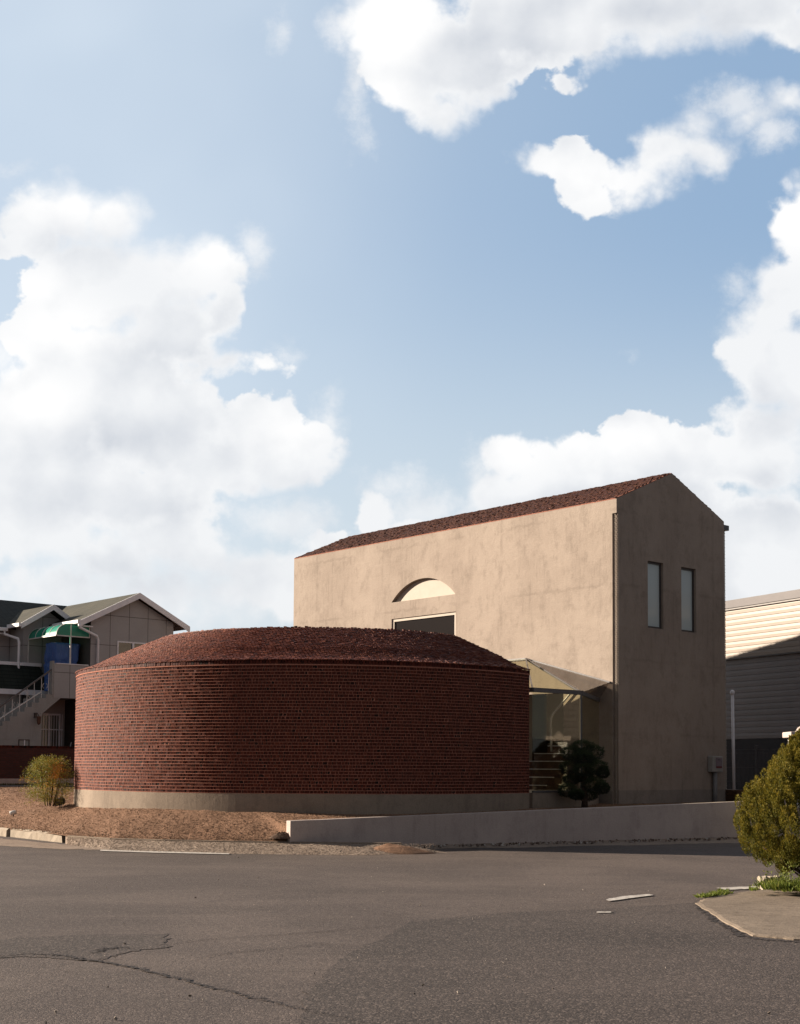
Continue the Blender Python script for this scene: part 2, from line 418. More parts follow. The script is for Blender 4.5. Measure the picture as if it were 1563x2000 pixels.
def mat_clear_glass(name, tint=(0.86, 0.88, 0.84), refl=1.0):
    m = bpy.data.materials.new(name); m.use_nodes = True; t = NT(m.node_tree); t.n.clear()
    o = t.new('ShaderNodeOutputMaterial'); tr = t.new('ShaderNodeBsdfTransparent'); gl = t.new('ShaderNodeBsdfGlossy')
    tr.inputs['Color'].default_value = c4(*tint); gl.inputs['Roughness'].default_value = 0.02
    fr = t.new('ShaderNodeFresnel'); fr.inputs['IOR'].default_value = 1.5
    mx = t.new('ShaderNodeMixShader'); t.put(mx.inputs[0], t.m('MULTIPLY', fr.outputs[0], refl))
    t.l.new(tr.outputs[0], mx.inputs[1]); t.l.new(gl.outputs[0], mx.inputs[2]); t.l.new(mx.outputs[0], o.inputs[0])
    return m

def mat_lines(name, base, alt, axis, pitch, width, depth, lineCol, rough=0.5, spec=0.4, second=None):
    """panel joints: grooves every `pitch` metres along an axis (0,1,2) of the object"""
    m, t, b = pmat(name, base, rough, spec); v = coords(t); xyz = t.sep(v)
    def groove(ax, p, w):
        f = t.m('FRACT', t.m('DIVIDE', xyz[ax], p)); d = t.m('ABSOLUTE', t.m('SUBTRACT', f, 0.5))
        return t.mapr(d, 0.5 - w / p, 0.5 - w / p * 0.4)
    g = groove(axis, pitch, width)
    if second: g = t.m('MAXIMUM', g, groove(*second))
    n = t.noise(scaled(t, v, (1, 1, 1)), 1.3, 6, 0.6); n2 = t.noise(v, 22, 4, 0.6)
    c = t.mix(t.mapr(n, 0.35, 0.65), c4(*base), c4(*alt)); c = t.mix(t.m('MULTIPLY', t.mapr(n2, 0.4, 0.7), 0.25), c, c4(*[x * 0.8 for x in alt]))
    c = t.mix(g, c, c4(*lineCol)); t.put(b.inputs['Base Color'], c)
    bump(t, b, t.m('SUBTRACT', t.m('MULTIPLY', n2, 0.1), g), 0.5, depth)
    return m

M_BRICK = mat_brick_units('dark red split brick', [(0.010, 0.002, 0.0015), (0.070, 0.011, 0.006), (0.100, 0.018, 0.009), (0.155, 0.035, 0.017)], 0.66, 0.16)
M_ROOFB = mat_brick_units('dark red split brick roof', [(0.055, 0.014, 0.009), (0.13, 0.032, 0.019), (0.185, 0.050, 0.028), (0.30, 0.100, 0.055)], 0.62, 0.22)
M_ROOFH = mat_brick_units('dark brown split brick roof', [(0.035, 0.013, 0.009), (0.060, 0.020, 0.013), (0.080, 0.028, 0.018), (0.11, 0.042, 0.026)], 0.7, 0.15)
M_MORTAR = mat_plain('mortar', (0.37, 0.165, 0.12), (0.28, 0.125, 0.09), 20, 0.95, 0.1, 0.4, 0.004)
M_STUCCO = mat_stucco('grey beige stucco', (0.325, 0.272, 0.232), (0.27, 0.223, 0.189), (0.155, 0.126, 0.105), 0.5)
M_CONC = mat_stucco('smooth grey concrete', (0.45, 0.38, 0.35), (0.38, 0.32, 0.295), (0.26, 0.21, 0.195), 0.3)
M_CONCB = mat_stucco('plinth concrete', (0.27, 0.22, 0.175), (0.21, 0.17, 0.135), (0.13, 0.105, 0.085), 0.3)
M_CREAM = mat_plain('cream board', (0.43, 0.385, 0.335), (0.41, 0.365, 0.315), 3, 0.7, 0.2, 0.05, 0.002)
M_DARKM = mat_plain('dark bronze metal', (0.055, 0.05, 0.048), (0.07, 0.062, 0.06), 12, 0.45, 0.5, 0.05, 0.002, 0.3)
M_STEEL = mat_plain('painted steel grey', (0.095, 0.09, 0.095), (0.08, 0.076, 0.08), 12, 0.4, 0.5, 0.05, 0.002, 0.2)
M_WHITE = mat_plain('white paint', (0.62, 0.60, 0.58), (0.52, 0.50, 0.48), 5, 0.5, 0.4, 0.08, 0.002)
M_CHAIN = mat_plain('galvanised chain', (0.35, 0.30, 0.25), (0.25, 0.21, 0.18), 40, 0.4, 0.5, 0.1, 0.002, 0.6)
M_INT = mat_plain('interior plaster', (0.72, 0.72, 0.64), (0.68, 0.68, 0.60), 2, 0.85, 0.2, 0.05, 0.002)
M_WOOD = mat_plain('brown stained wood', (0.085, 0.042, 0.022), (0.055, 0.028, 0.015), 7, 0.5, 0.4, 0.2, 0.003)
M_GLASS = mat_clear_glass('clear glass', (0.90, 0.90, 0.83), 0.12)
M_GLASST = mat_clear_glass('glass roof pane', (0.72, 0.69, 0.66), 0.7)
def mat_window(name, base, rough=0.04, spec=1.0, coat=1.0):
    m, t, b = pmat(name, base, rough, spec); b.inputs['Coat Weight'].default_value = coat; b.inputs['Coat Roughness'].default_value = 0.04
    v = coords(t); bump(t, b, t.noise(v, 1.4, 2, 0.5), 0.12, 0.02); return m
M_WINREFL = mat_window('reflecting window glass', (0.42, 0.50, 0.52), 0.25, 0.4, 0.35)
M_WINDARK = mat_window('dark window glass', (0.014, 0.011, 0.010), 0.1, 0.3, 0.0)

UV = np.array([-math.sin(YAW), math.cos(YAW), 0]); VV = np.array([math.cos(YAW), math.sin(YAW), 0])
Z0 = 0.70                      # level of the building plot above the road

# ================================================================ ground, road
KERB = [(-25, 36.0), (-15, 34.6), (-10.5, 32.1), (-8.7, 29.7), (-8.35, 29.25), (-7.5, 28.2), (-6.66, 26.98), (-5.6, 26.1), (-4.5, 25.7), (-3.1, 25.4), (-2.1, 25.3), (-0.9, 25.2), (0.1, 25.2)]
WALLA = at_y(567, 1637, 25.25); WALLB = on_z(1440, 1640, 0.0)
WA = np.array([WALLA[0], WALLA[1]]); WB = np.array([WALLB[0], WALLB[1]]); WD = (WB - WA) / np.linalg.norm(WB - WA); WN = np.array([-WD[1], WD[0]])
WLEN = float(np.linalg.norm(WB - WA)); WC = WA + WD * (WLEN + 9)
def wall_top(s): return 0.57 + 0.29 * s / WLEN

M_ROAD = mat_asphalt('worn asphalt', (0.084, 0.065, 0.057), (0.065, 0.050, 0.045), (0.18, 0.145, 0.125), 1.0)
M_ROADN = mat_asphalt('newer dark asphalt', (0.055, 0.043, 0.038), (0.043, 0.034, 0.030), (0.17, 0.135, 0.118), 0.8)
M_TAR = mat_plain('tar in crack', (0.030, 0.026, 0.026), (0.05, 0.042, 0.04), 12, 0.9, 0.2, 0.8, 0.02)
M_PAVE = mat_ground('cast concrete pavement', (0.23, 0.185, 0.145), (0.18, 0.145, 0.115), (0.12, 0.095, 0.075), 0.8, 0.3)
M_DIRT = mat_ground('dry sandy soil', (0.25, 0.15, 0.10), (0.20, 0.12, 0.08), (0.12, 0.073, 0.05), 0.9, 1.0)
M_GRAV = mat_ground('gravel verge', (0.29, 0.23, 0.185), (0.23, 0.18, 0.145), (0.15, 0.115, 0.095), 1.2, 0.7)
M_LINE = mat_plain('worn road paint', (0.50, 0.47, 0.43), (0.30, 0.27, 0.25), 14, 0.8, 0.2, 0.3, 0.004)
M_FARG = mat_ground('far ground', (0.16, 0.13, 0.10), (0.13, 0.105, 0.08), (0.09, 0.075, 0.055), 0.3, 0.5)

g = MB(); g.add([(-1500, -60, -0.03), (1500, -60, -0.03), (1500, 2500, -0.03), (-1500, 2500, -0.03)], [(0, 1, 2, 3)])
structure(g.build('ground', M_FARG))
r = MB(); r.add([(-60, -12, 0), (60, -12, 0), (60, 36, 0), (-60, 36, 0)], [(0, 1, 2, 3)])
structure(r.build('road', M_ROAD))

def ragged(pts, amp, n=10, seed=1, closed=False):
    rs = np.random.default_rng(seed); out = []
    L = len(pts)
    for i in range(L if closed else L - 1):
        a = np.array(pts[i], float); b = np.array(pts[(i + 1) % L], float)
        for k in range(n):
            t = k / n; p = a + (b - a) * t
            out.append(p + rs.normal(0, amp, 2) * (0.5 if k == 0 else 1))
    if not closed: out.append(np.array(pts[-1], float))
    return out
def sheet(name, pix, z, mat, amp=0.03, n=10, seed=1, kind='structure'):
    pts = [on_z(x, y, z)[:2] for x, y in pix]
    P = ragged(pts, amp, n, seed, True)
    m = MB(); m.add([(p[0], p[1], z) for p in P], [tuple(range(len(P)))])
    o = m.build(name, mat)
    if kind: o['kind'] = kind
    return o
sheet('newer_asphalt', [(560, 2200), (590, 1960), (640, 1890), (800, 1800), (1000, 1782), (1160, 1776), (1350, 1764), (1420, 1748), (1700, 1745), (2400, 1800), (2400, 2600), (600, 2600)], 0.004, M_ROADN, 0.022, 14, 3)
sheet('old_road_patch', [(-200, 1850), (-20, 1836), (150, 1826), (330, 1824), (330, 1850), (230, 1862), (190, 1878), (60, 1868), (-10, 1872), (-200, 1880)], 0.004, M_ROADN, 0.03, 12, 4)

def ribbon(name, pix, widths, z, mat, amp=0.012, n=14, seed=1):
    pts = [on_z(x, y, z)[:2] for x, y in pix]
    rs = np.random.default_rng(seed); m = MB(); vs = []
    total = (len(pts) - 1) * n
    for i in range(len(pts) - 1):
        a, b = np.array(pts[i]), np.array(pts[i + 1]); d = (b - a) / np.linalg.norm(b - a); nn = np.array([-d[1], d[0]])
        for k in range(n):
            t = k / n; w = widths[i] + (widths[i + 1] - widths[i]) * t
            p = a + (b - a) * t + nn * rs.normal(0, amp * 1.2)
            w1 = max(0.004, w * rs.uniform(0.25, 1.0)); w2 = max(0.004, w * rs.uniform(0.25, 1.0))
            vs.append((*(p + nn * w1 / 2), z)); vs.append((*(p - nn * w2 / 2), z))
    m.add(vs, [(2 * i, 2 * i + 1, 2 * i + 3, 2 * i + 2) for i in range(len(vs) // 2 - 1)])
    o = m.build(name, mat); o['kind'] = 'structure'; return o
ribbon('road_crack', [(-40, 1868), (60, 1862), (120, 1866), (200, 1878), (260, 1888), (340, 1908), (420, 1930), (520, 1953), (600, 1972), (660, 1984), (760, 2010)], [0.02, 0.03, 0.10, 0.07, 0.08, 0.055, 0.05, 0.04, 0.025, 0.014, 0.01], 0.0085, M_TAR, 0.02, 22, 5)
ribbon('road_crack', [(180, 1862), (210, 1852), (250, 1849)], [0.03, 0.12, 0.06], 0.0085, M_TAR, 0.03, 20, 6)
ribbon('road_crack', [(300, 1846), (400, 1834), (500, 1828), (640, 1818), (760, 1808)], [0.012, 0.02, 0.016, 0.03, 0.012], 0.0085, M_TAR, 0.012, 20, 7)
ribbon('road_crack', [(380, 1872), (450, 1860), (560, 1850), (650, 1840)], [0.01, 0.022, 0.02, 0.01], 0.0085, M_TAR, 0.012, 18, 8)
ribbon('road_crack', [(60, 1705), (160, 1700), (250, 1696)], [0.01, 0.02, 0.01], 0.0085, M_TAR, 0.01, 14, 9)
ribbon('road_crack', [(1360, 1768), (1400, 1800), (1450, 1828), (1500, 1836), (1600, 1842)], [0.05, 0.10, 0.10, 0.08, 0.08], 0.0085, M_TAR, 0.02, 22, 10)

def paint(pix, amp=0.012, seed=1):
    pts = [on_z(x, y, 0.0125)[:2] for x, y in pix]; P = ragged(pts, amp, 14, seed, True)
    m = MB(); m.add([(p[0], p[1], 0.0125) for p in P], [tuple(range(len(P)))])
    o = m.build('road_marking', M_LINE); o['kind'] = 'structure'
paint([(196, 1659.5), (300, 1662.5), (448, 1666.5), (448, 1668.6), (300, 1665.5), (196, 1662)], 0.004, 1)
paint([(645, 1664.5), (780, 1664.8), (780, 1667.2), (648, 1667.5)], 0.004, 2)
paint([(1183, 1757), (1215, 1750.5), (1270, 1746), (1276, 1748.5), (1235, 1754), (1190, 1760)], 0.006, 3)
paint([(1400, 1734), (1487, 1730.5), (1487, 1735.5), (1418, 1738)], 0.006, 4)
paint([(1166, 1780.5), (1195, 1780.5), (1195, 1782.6), (1166, 1782.6)], 0.006, 5)

# dirt strip at the foot of the retaining wall
m = MB(); vs = []; rs = np.random.default_rng(5); N = 120
for i in range(N + 1):
    s = 1.5 + (WLEN + 7) * i / N
    inner = WA + WD * s + WN * 0.05
    w = (0.35 + 0.7 * min(1, i / 50)) + rs.normal(0, 0.04) + 0.1 * math.sin(i * 0.35)
    outer = WA + WD * s - WN * w
    mid = WA + WD * s - WN * w * 0.4
    vs += [(*inner, 0.06), (*mid, 0.035), (*outer, 0.003)]
m.add(vs, [q for i in range(N) for q in ((3 * i, 3 * i + 1, 3 * i + 4, 3 * i + 3), (3 * i + 1, 3 * i + 2, 3 * i + 5, 3 * i + 4))])
structure(m.build('dirt_strip', M_GRAV, smooth=True))

# ---- the building plot: a height field that falls to the kerb
def kerb_y(x):
    return float(np.interp(x, [p[0] for p in KERB], [p[1] for p in KERB]))
def plot_h(x, y):
    k = kerb_y(x)
    # front edge: kerb on the left, the retaining wall from its end onwards
    s = (np.array([x, y]) - WA) @ WD; dn = (np.array([x, y]) - WA) @ WN
    hk = 0.16
    if s < 0:
        wl = float(np.interp(x, [-7.5, -5.0], [3.0, 2.0])); t = (y - k) / wl
        h = hk + (Z0 - hk) * (1 - (1 - min(max(t, 0), 1)) ** (1.8 - 0.5 * (wl - 2)))
        near = max(0, 1 + s / 1.6) * max(0, 1 - abs(dn - 0.1) / 2.0)   # soil banked against the wall end
        h = h + near * 0.25 * max(0, min(1, t * 3)) * (Z0 - h)
        if x < -5: h += 0.27 * max(0, min(1, (y - 32.0) / 4.0)) * min(1, (-5 - x) / 2)
    else:
        t = min(max(s / 2.0, 0), 1)
        lo = wall_top(s) - 0.05
        a = min(max(dn / 1.8, 0), 1)
        h = lo + (Z0 - lo) * a
        if s < 1.2:
            tt = (y - k) / 2.6
            h2 = hk + (Z0 - hk) * (1 - (1 - min(max(tt, 0), 1)) ** 1.8)
            h = h * min(1, 0.75 + s * 0.2) + h2 * (1 - min(1, 0.75 + s * 0.2))
    return h
from mathutils import noise as mn
def grid_patch(xs, y_of, ny, hfun, z_extra=0.0):
    vs = []; nx = len(xs)
    for i, x in enumerate(xs):
        y0, y1 = y_of(x)
        for j in range(ny + 1):
            t = (j / ny) ** 1.7; y = y0 + (y1 - y0) * t
            h = hfun(x, y)
            amp = (0.02 if j > 0 else 0.004) * (1 if y < 35.5 else 0.1)
            h += amp * mn.fractal(Vector((x * 2.2, y * 2.2, 0)), 0.6, 2.1, 5) + (0.02 * mn.noise(Vector((x * .6, y * .6, 3))) if j else 0)
            vs.append((x, y, h + z_extra))
    f = [(i * (ny + 1) + j, (i + 1) * (ny + 1) + j, (i + 1) * (ny + 1) + j + 1, i * (ny + 1) + j + 1) for i in range(nx - 1) for j in range(ny)]
    return vs, f
m = MB()
xs1 = list(np.linspace(-60, -12, 40)) + list(np.linspace(-11.7, float(WA[0]) - 0.02, 150))
m.add(*grid_patch(xs1, lambda x: (kerb_y(x) + 0.02, 60), 70, plot_h))
def wy(x): return WA[1] + (x - WA[0]) * WD[1] / WD[0] + 0.2 / WD[0] * 1.0
xs2 = list(np.linspace(float(WA[0]) - 0.02, float(WC[0]), 150))
m.add(*grid_patch(xs2, lambda x: (wy(x) - 0.12, 60), 60, plot_h))
structure(m.build('sandy_plot', M_DIRT, smooth=True))

# loose gravel and straw bits on the plot (a real scatter of tiny chips)
m = MB(); n = 46000
xx = rng.uniform(-12.5, 9, n); yy_ = np.empty(n); zz = np.empty(n); keep = np.ones(n, bool)
for i in range(n):
    x = xx[i]
    if x < WA[0] - 0.05: y0 = kerb_y(x) + 0.05
    else: y0 = wy(x) + 0.02
    y = y0 + rng.random() ** 1.6 * 7; yy_[i] = y; zz[i] = plot_h(x, y)
    d = math.hypot(x + 1.918, y - 32.798)
    if d < 5.95 and x > -9: keep[i] = False
cen = np.stack([xx, yy_, zz + 0.012], 1)[keep]; k = len(cen)
ang = rng.uniform(0, math.pi, k); tl = rng.normal(0, 0.4, k)
ax = np.zeros((k, 3, 3)); ax[:, 0] = np.stack([np.cos(ang) * np.cos(tl), np.sin(ang) * np.cos(tl), np.sin(tl)], 1)
ax[:, 1] = np.stack([-np.sin(ang), np.cos(ang), 0 * ang], 1); ax[:, 2] = np.cross(ax[:, 0], ax[:, 1])
half = np.stack([rng.uniform(0.003, 0.013, k), rng.uniform(0.003, 0.006, k), rng.uniform(0.002, 0.005, k)], 1)
m.boxes(cen, ax, half, rng.random(k))
M_CHIP = mat_leaf('straw and grit', [(0.13, 0.078, 0.048), (0.22, 0.135, 0.085), (0.30, 0.195, 0.125)], 0.9, 0.0)
stuff(m.build('loose_grit', M_CHIP), 'brown straw and grit strewn over the sloping plot in front of the brick building', 'grit')

# verge between kerb line and road
m = MB(); vs = []; N = 140
x0v, x1v = -6.75, 0.9
for i in range(N + 1):
    x = x0v + (x1v - x0v) * i / N; k = kerb_y(x)
    w = 0.96 * min(1, (i / N) * 6) * (1 if x < -0.6 else max(0.12, 1 - (x + 0.6) / 1.6))
    for j in range(7):
        t = j / 6
        z = 0.155 * (1 - t) ** 1.3 * min(1, max(0, (0.9 - x) / 0.9)) + 0.002 + 0.008 * mn.noise(Vector((x * 5, t * 4, 1))) * (1 if 0 < j < 6 else 0)
        vs.append((x, k - 0.03 - w * t + (0.02 * mn.noise(Vector((x * 3, 9, 1))) if j == 6 else 0), z))
m.add(vs, [(i * 7 + j, i * 7 + j + 1, i * 7 + j + 8, i * 7 + j + 7) for i in range(N) for j in range(6)])
structure(m.build('verge', M_GRAV, smooth=True))
k = 4500; xg = rng.uniform(-6.7, 0.7, k); tg = rng.random(k); kg = np.array([kerb_y(x) for x in xg])
wg = 0.96 * np.minimum(1, (xg + 6.75) / 8.0 * 6) * np.where(xg < -0.6, 1, np.maximum(0.12, 1 - (xg + 0.6) / 1.6))
ang = rng.uniform(0, math.pi, k); ax = np.zeros((k, 3, 3)); ax[:, 0] = np.stack([np.cos(ang), np.sin(ang), rng.normal(0, .3, k)], 1); ax[:, 0] /= np.linalg.norm(ax[:, 0], axis=1)[:, None]; ax[:, 1] = np.stack([-np.sin(ang), np.cos(ang), 0 * ang], 1); ax[:, 2] = np.cross(ax[:, 0], ax[:, 1])
m = MB(); m.boxes(np.stack([xg, kg - 0.04 - wg * tg, 0.155 * (1 - tg) ** 1.3 + 0.008], 1), ax, np.stack([rng.uniform(0.003, 0.010, k), rng.uniform(0.003, 0.007, k), rng.uniform(0.002, 0.004, k)], 1), rng.random(k))
stuff(m.build('verge_gravel', mat_leaf('verge gravel', [(0.20, 0.155, 0.125), (0.27, 0.215, 0.175), (0.36, 0.29, 0.235)], 0.9, 0.0)), 'pale gravel scattered on the verge between the plot edging and the road', 'gravel')
# thin concrete edging along the plot
m = MB()
ks = [(-6.66, kerb_y(-6.66))] + [p for p in KERB if -6.6 < p[0] < 0] + [(0.05, kerb_y(0.05))]
for a, b in zip(ks[:-1], ks[1:]): m.obox((a[0], a[1], 0.085), (b[0], b[1], 0.085), 0.08, 0.19)
structure(bevel(m.build('kerb', M_PAVE), 0.012))
# older kerb stones at the left, out of line
def kerb_stone(p0, p1, w, h, label, z=0.0):
    mid = (np.array(p0) + np.array(p1)) / 2
    d = np.array(p1) - np.array(p0); L = np.linalg.norm(d); t = thing('kerb_stone', label, 'kerb stone', (mid[0], mid[1], z), math.atan2(d[1], d[0]), 'old kerb stones by the road')
    mm = MB(); nn = 14; v = []
    for i in range(nn + 1):
        x = -L / 2 + L * i / nn
        for (yy, zz_) in ((-w / 2, 0), (-w / 2, h * 0.8), (-w / 2 + 0.04, h), (w / 2 - 0.03, h), (w / 2, h * 0.85), (w / 2, 0)):
            j = 0.012
            v.append((x + random.uniform(-j, j), yy + random.uniform(-j, j), zz_ + (random.uniform(-j, j) if zz_ else 0)))
    f = [(i * 6 + j, i * 6 + (j + 1) % 6, (i + 1) * 6 + (j + 1) % 6, (i + 1) * 6 + j) for i in range(nn) for j in range(6)] + [tuple(range(6)), tuple(nn * 6 + j for j in range(6))]
    mm.add(v, f); mm.build('stone_body', M_KERB, t); return t
M_KERB = mat_stucco('old kerb concrete', (0.33, 0.28, 0.225), (0.27, 0.23, 0.185), (0.2, 0.16, 0.12), 0.7)
p1 = on_z(133, 1646, 0.0); p0 = on_z(32, 1634.5, 0.0); pm = on_z(-70, 1623, 0.0)
kerb_stone(p0[:2] + [0.0, 0.0], p1[:2] + [0, 0.0], 0.26, 0.19, 'pale chipped kerb stone left of the thin edging, nearest the brown bush')
kerb_stone(pm[:2] + [0, -0.02], p0[:2] + [-0.1, 0.02], 0.25, 0.185, 'pale kerb stone cut by the left edge of the photo')

sheet('roadside_sand', [(-60, 1634), (30, 1640), (132, 1650), (190, 1653), (230, 1660), (120, 1659), (40, 1654), (-60, 1648)], 0.005, M_GRAV, 0.05, 8, 31)

# raised pavement corner at right
PZ = 0.035
m = MB()
pav = ragged([on_z(x, y, 0.0)[:2] for x, y in [(1362, 1768), (1374, 1758), (1404, 1750), (1487, 1741), (1600, 1736), (2000, 1722), (2600, 1790), (2600, 1960), (1750, 1856), (1563, 1838), (1470, 1830), (1420, 1806)]], 0.015, 8, 21, True)
n = len(pav); cen_ = np.mean(pav, 0)
inn = [p + (cen_ - p) / np.linalg.norm(cen_ - p) * 0.05 for p in pav]
v = [(p[0], p[1], -0.02) for p in pav] + [(p[0], p[1], 0.015) for p in pav] + [(p[0], p[1], PZ - 0.01) for p in inn]
f = [(i, (i + 1) % n, n + (i + 1) % n, n + i) for i in range(n)] + [(n + i, n + (i + 1) % n, 2 * n + (i + 1) % n, 2 * n + i) for i in range(n)] + [tuple(2 * n + i for i in range(n))]
m.add(v, f); structure(m.build('pavement', M_PAVE))

# ================================================================ retaining wall
t = thing('retaining_wall', 'long low grey concrete retaining wall below the two buildings', 'low wall', (WA[0], WA[1], 0), math.atan2(WD[1], WD[0]))
m = MB(); NN = 60; v = []; LL = WLEN + 9
for i in range(NN + 1):
    s = LL * i / NN; zt = wall_top(s)
    for (yy, zz_) in ((0, -0.1), (0, zt), (0.2, zt), (0.2, -0.1)): v.append((s, yy, zz_ + (0.004 * mn.noise(Vector((s * 2, 0, 0))) if zz_ > 0 else 0)))
f = [(i * 4 + j, i * 4 + j + 1, i * 4 + j + 5, i * 4 + j + 4) for i in range(NN) for j in range(3)] + [(0, 1, 2, 3), tuple(NN * 4 + j for j in (3, 2, 1, 0))]
m.add(v, f); bevel(m.build('wall_body', M_CONC, t), 0.012)

# sand heap
hp = at_y(760, 1652, 24.9)
t = thing('sand_heap', 'small heap of brown sand spilling onto the verge at the foot of the low wall', 'sand heap', (hp[0], hp[1], 0.0))
m = MB(); v = []; nr, na = 12, 40
for i in range(nr + 1):
    for k in range(na):
        a = 2 * math.pi * k / na; rr = i / nr
        R_ = 0.62 * (1 + 0.25 * math.cos(a) + 0.08 * mn.noise(Vector((math.cos(a) * 2, math.sin(a) * 2, 4))))
        x = R_ * rr * math.cos(a) * 1.15; y = R_ * rr * math.sin(a) * 0.55
        z = 0.2 * max(0, 1 - rr ** 1.1) * (1 if rr > 0.35 else 0.93) + 0.02 * mn.noise(Vector((x * 6, y * 6, 7))) * (1 - rr)
        v.append((x, y, z - (0.01 if i == nr else 0)))
m.add(v, [(i * na + k, i * na + (k + 1) % na, (i + 1) * na + (k + 1) % na, (i + 1) * na + k) for i in range(nr) for k in range(na)])
m.build('sand', M_DIRT, t, smooth=True, weld=True)
hq = at_y(549, 1634, 25.35)
t = thing('rubble_pile', 'dark rubble lump lying against the sunlit end of the low wall', 'rubble', (hq[0] + 0.02, hq[1], plot_h(hq[0], hq[1] + 0.1)))
m = MB(); v = []; nr, na = 7, 22
for i in range(nr + 1):
    for k in range(na):
        a = 2 * math.pi * k / na; rr = i / nr; q = mn.noise(Vector((math.cos(a) * rr * 9, math.sin(a) * rr * 9, 2.0)))
        v.append((0.26 * rr * math.cos(a) + 0.02 * q, 0.12 * rr * math.sin(a), 0.11 * (1 - rr ** 2) + 0.06 * q * (1 - rr) - 0.01))
m.add(v, [(i * na + k, i * na + (k + 1) % na, (i + 1) * na + (k + 1) % na, (i + 1) * na + k) for i in range(nr) for k in range(na)])
bevel(m.build('rubble', mat_plain('dark rubble', (0.07, 0.045, 0.035), (0.11, 0.075, 0.055), 20, 0.9, 0.1, 0.6, 0.01), t), 0.001)

# debris at the foot of the wall
m = MB(); n = 420
s = rng.uniform(1.8, WLEN + 4, n); dd = -rng.uniform(0.02, 0.55, n)
pos = WA[None] + WD[None] * s[:, None] + WN[None] * dd[:, None]
q = rng.normal(size=(n, 3, 3)); q = np.array([np.linalg.qr(a)[0] for a in q]); sz = rng.uniform(0.008, 0.03, n)
m.boxes(np.column_stack([pos, 0.045 + sz * 0.3]), q, np.stack([sz, sz * 0.7, sz * 0.5], 1), rng.random(n))
stuff(m.build('wall_litter', mat_leaf('litter', [(0.06, 0.04, 0.03), (0.14, 0.10, 0.08), (0.4, 0.37, 0.34)], 0.9, 0.0)), 'dry leaves and pebbles gathered along the foot of the low wall', 'litter')

m = MB(); k = 170; px_ = rng.uniform(-20, 1580, k); py_ = 1672 + 330 * rng.random(k) ** 1.3
pos = np.array([on_z(a, b, 0.012) for a, b in zip(px_, py_)]); pos[:, 2] = 0.013
q = rng.normal(size=(k, 3, 3)); q = np.array([np.linalg.qr(a)[0] for a in q]); sz = rng.uniform(0.002, 0.006, k) * rng.choice([1, 1, 1, 1.8], k)
m.boxes(pos, q, np.stack([sz, sz * 0.7, sz * 0.4], 1), rng.random(k))
stuff(m.build('road_grit', mat_leaf('road grit', [(0.04, 0.035, 0.03), (0.16, 0.13, 0.11), (0.42, 0.37, 0.32)], 0.9, 0.0)), 'tiny pebbles and leaf bits scattered over the asphalt', 'grit')

# ================================================================ round brick building
RC = np.array([-1.918, 32.798]); RO = 5.898
ZB = EYE - 0.55 - Z0        # top of plinth (local)
ZT = EYE + 2.05 - Z0        # top of brick wall (local)
ZR = EYE + 3.00 - Z0        # ridge
A0, A1 = math.radians(-36), math.radians(-262)   # sweep, clockwise seen from above
R_RIDGE, RI = 3.95, 2.15
drum = thing('brick_building', 'low round dark red brick building with a curved pitched roof and pale plinth', 'building', (RC[0], RC[1], Z0))
def arc_solid(prof, a0, a1, n, cap=True):
    """sweep a profile [(r, z)] round the vertical axis"""
    m = MB(); v = []; k = len(prof)
    for i in range(n + 1):
        a = a0 + (a1 - a0) * i / n
        for (r_, z_) in prof: v.append((r_ * math.cos(a), r_ * math.sin(a), z_))
    f = [(i * k + j, i * k + (j + 1) % k, (i + 1) * k + (j + 1) % k, (i + 1) * k + j) for i in range(n) for j in range(k)]
    if cap: f += [tuple(range(k)), tuple(n * k + j for j in range(k))[::-1]]
    m.add(v, f); return m
# plinth
arc_solid([(RI, -0.5), (RO + 0.004, -0.5), (RO + 0.004, ZB), (RI, ZB)], A0, A1, 160).build('plinth', M_CONCB, drum, smooth=False)
# mortar core
core = arc_solid([(RI + 0.05, ZB), (RO - 0.009, ZB), (RO - 0.009, ZT + 0.05), (R_RIDGE, ZR - 0.05), (RI + 0.05, ZT)], A0, A1, 160)
core.build('mortar_core', M_MORTAR, drum)

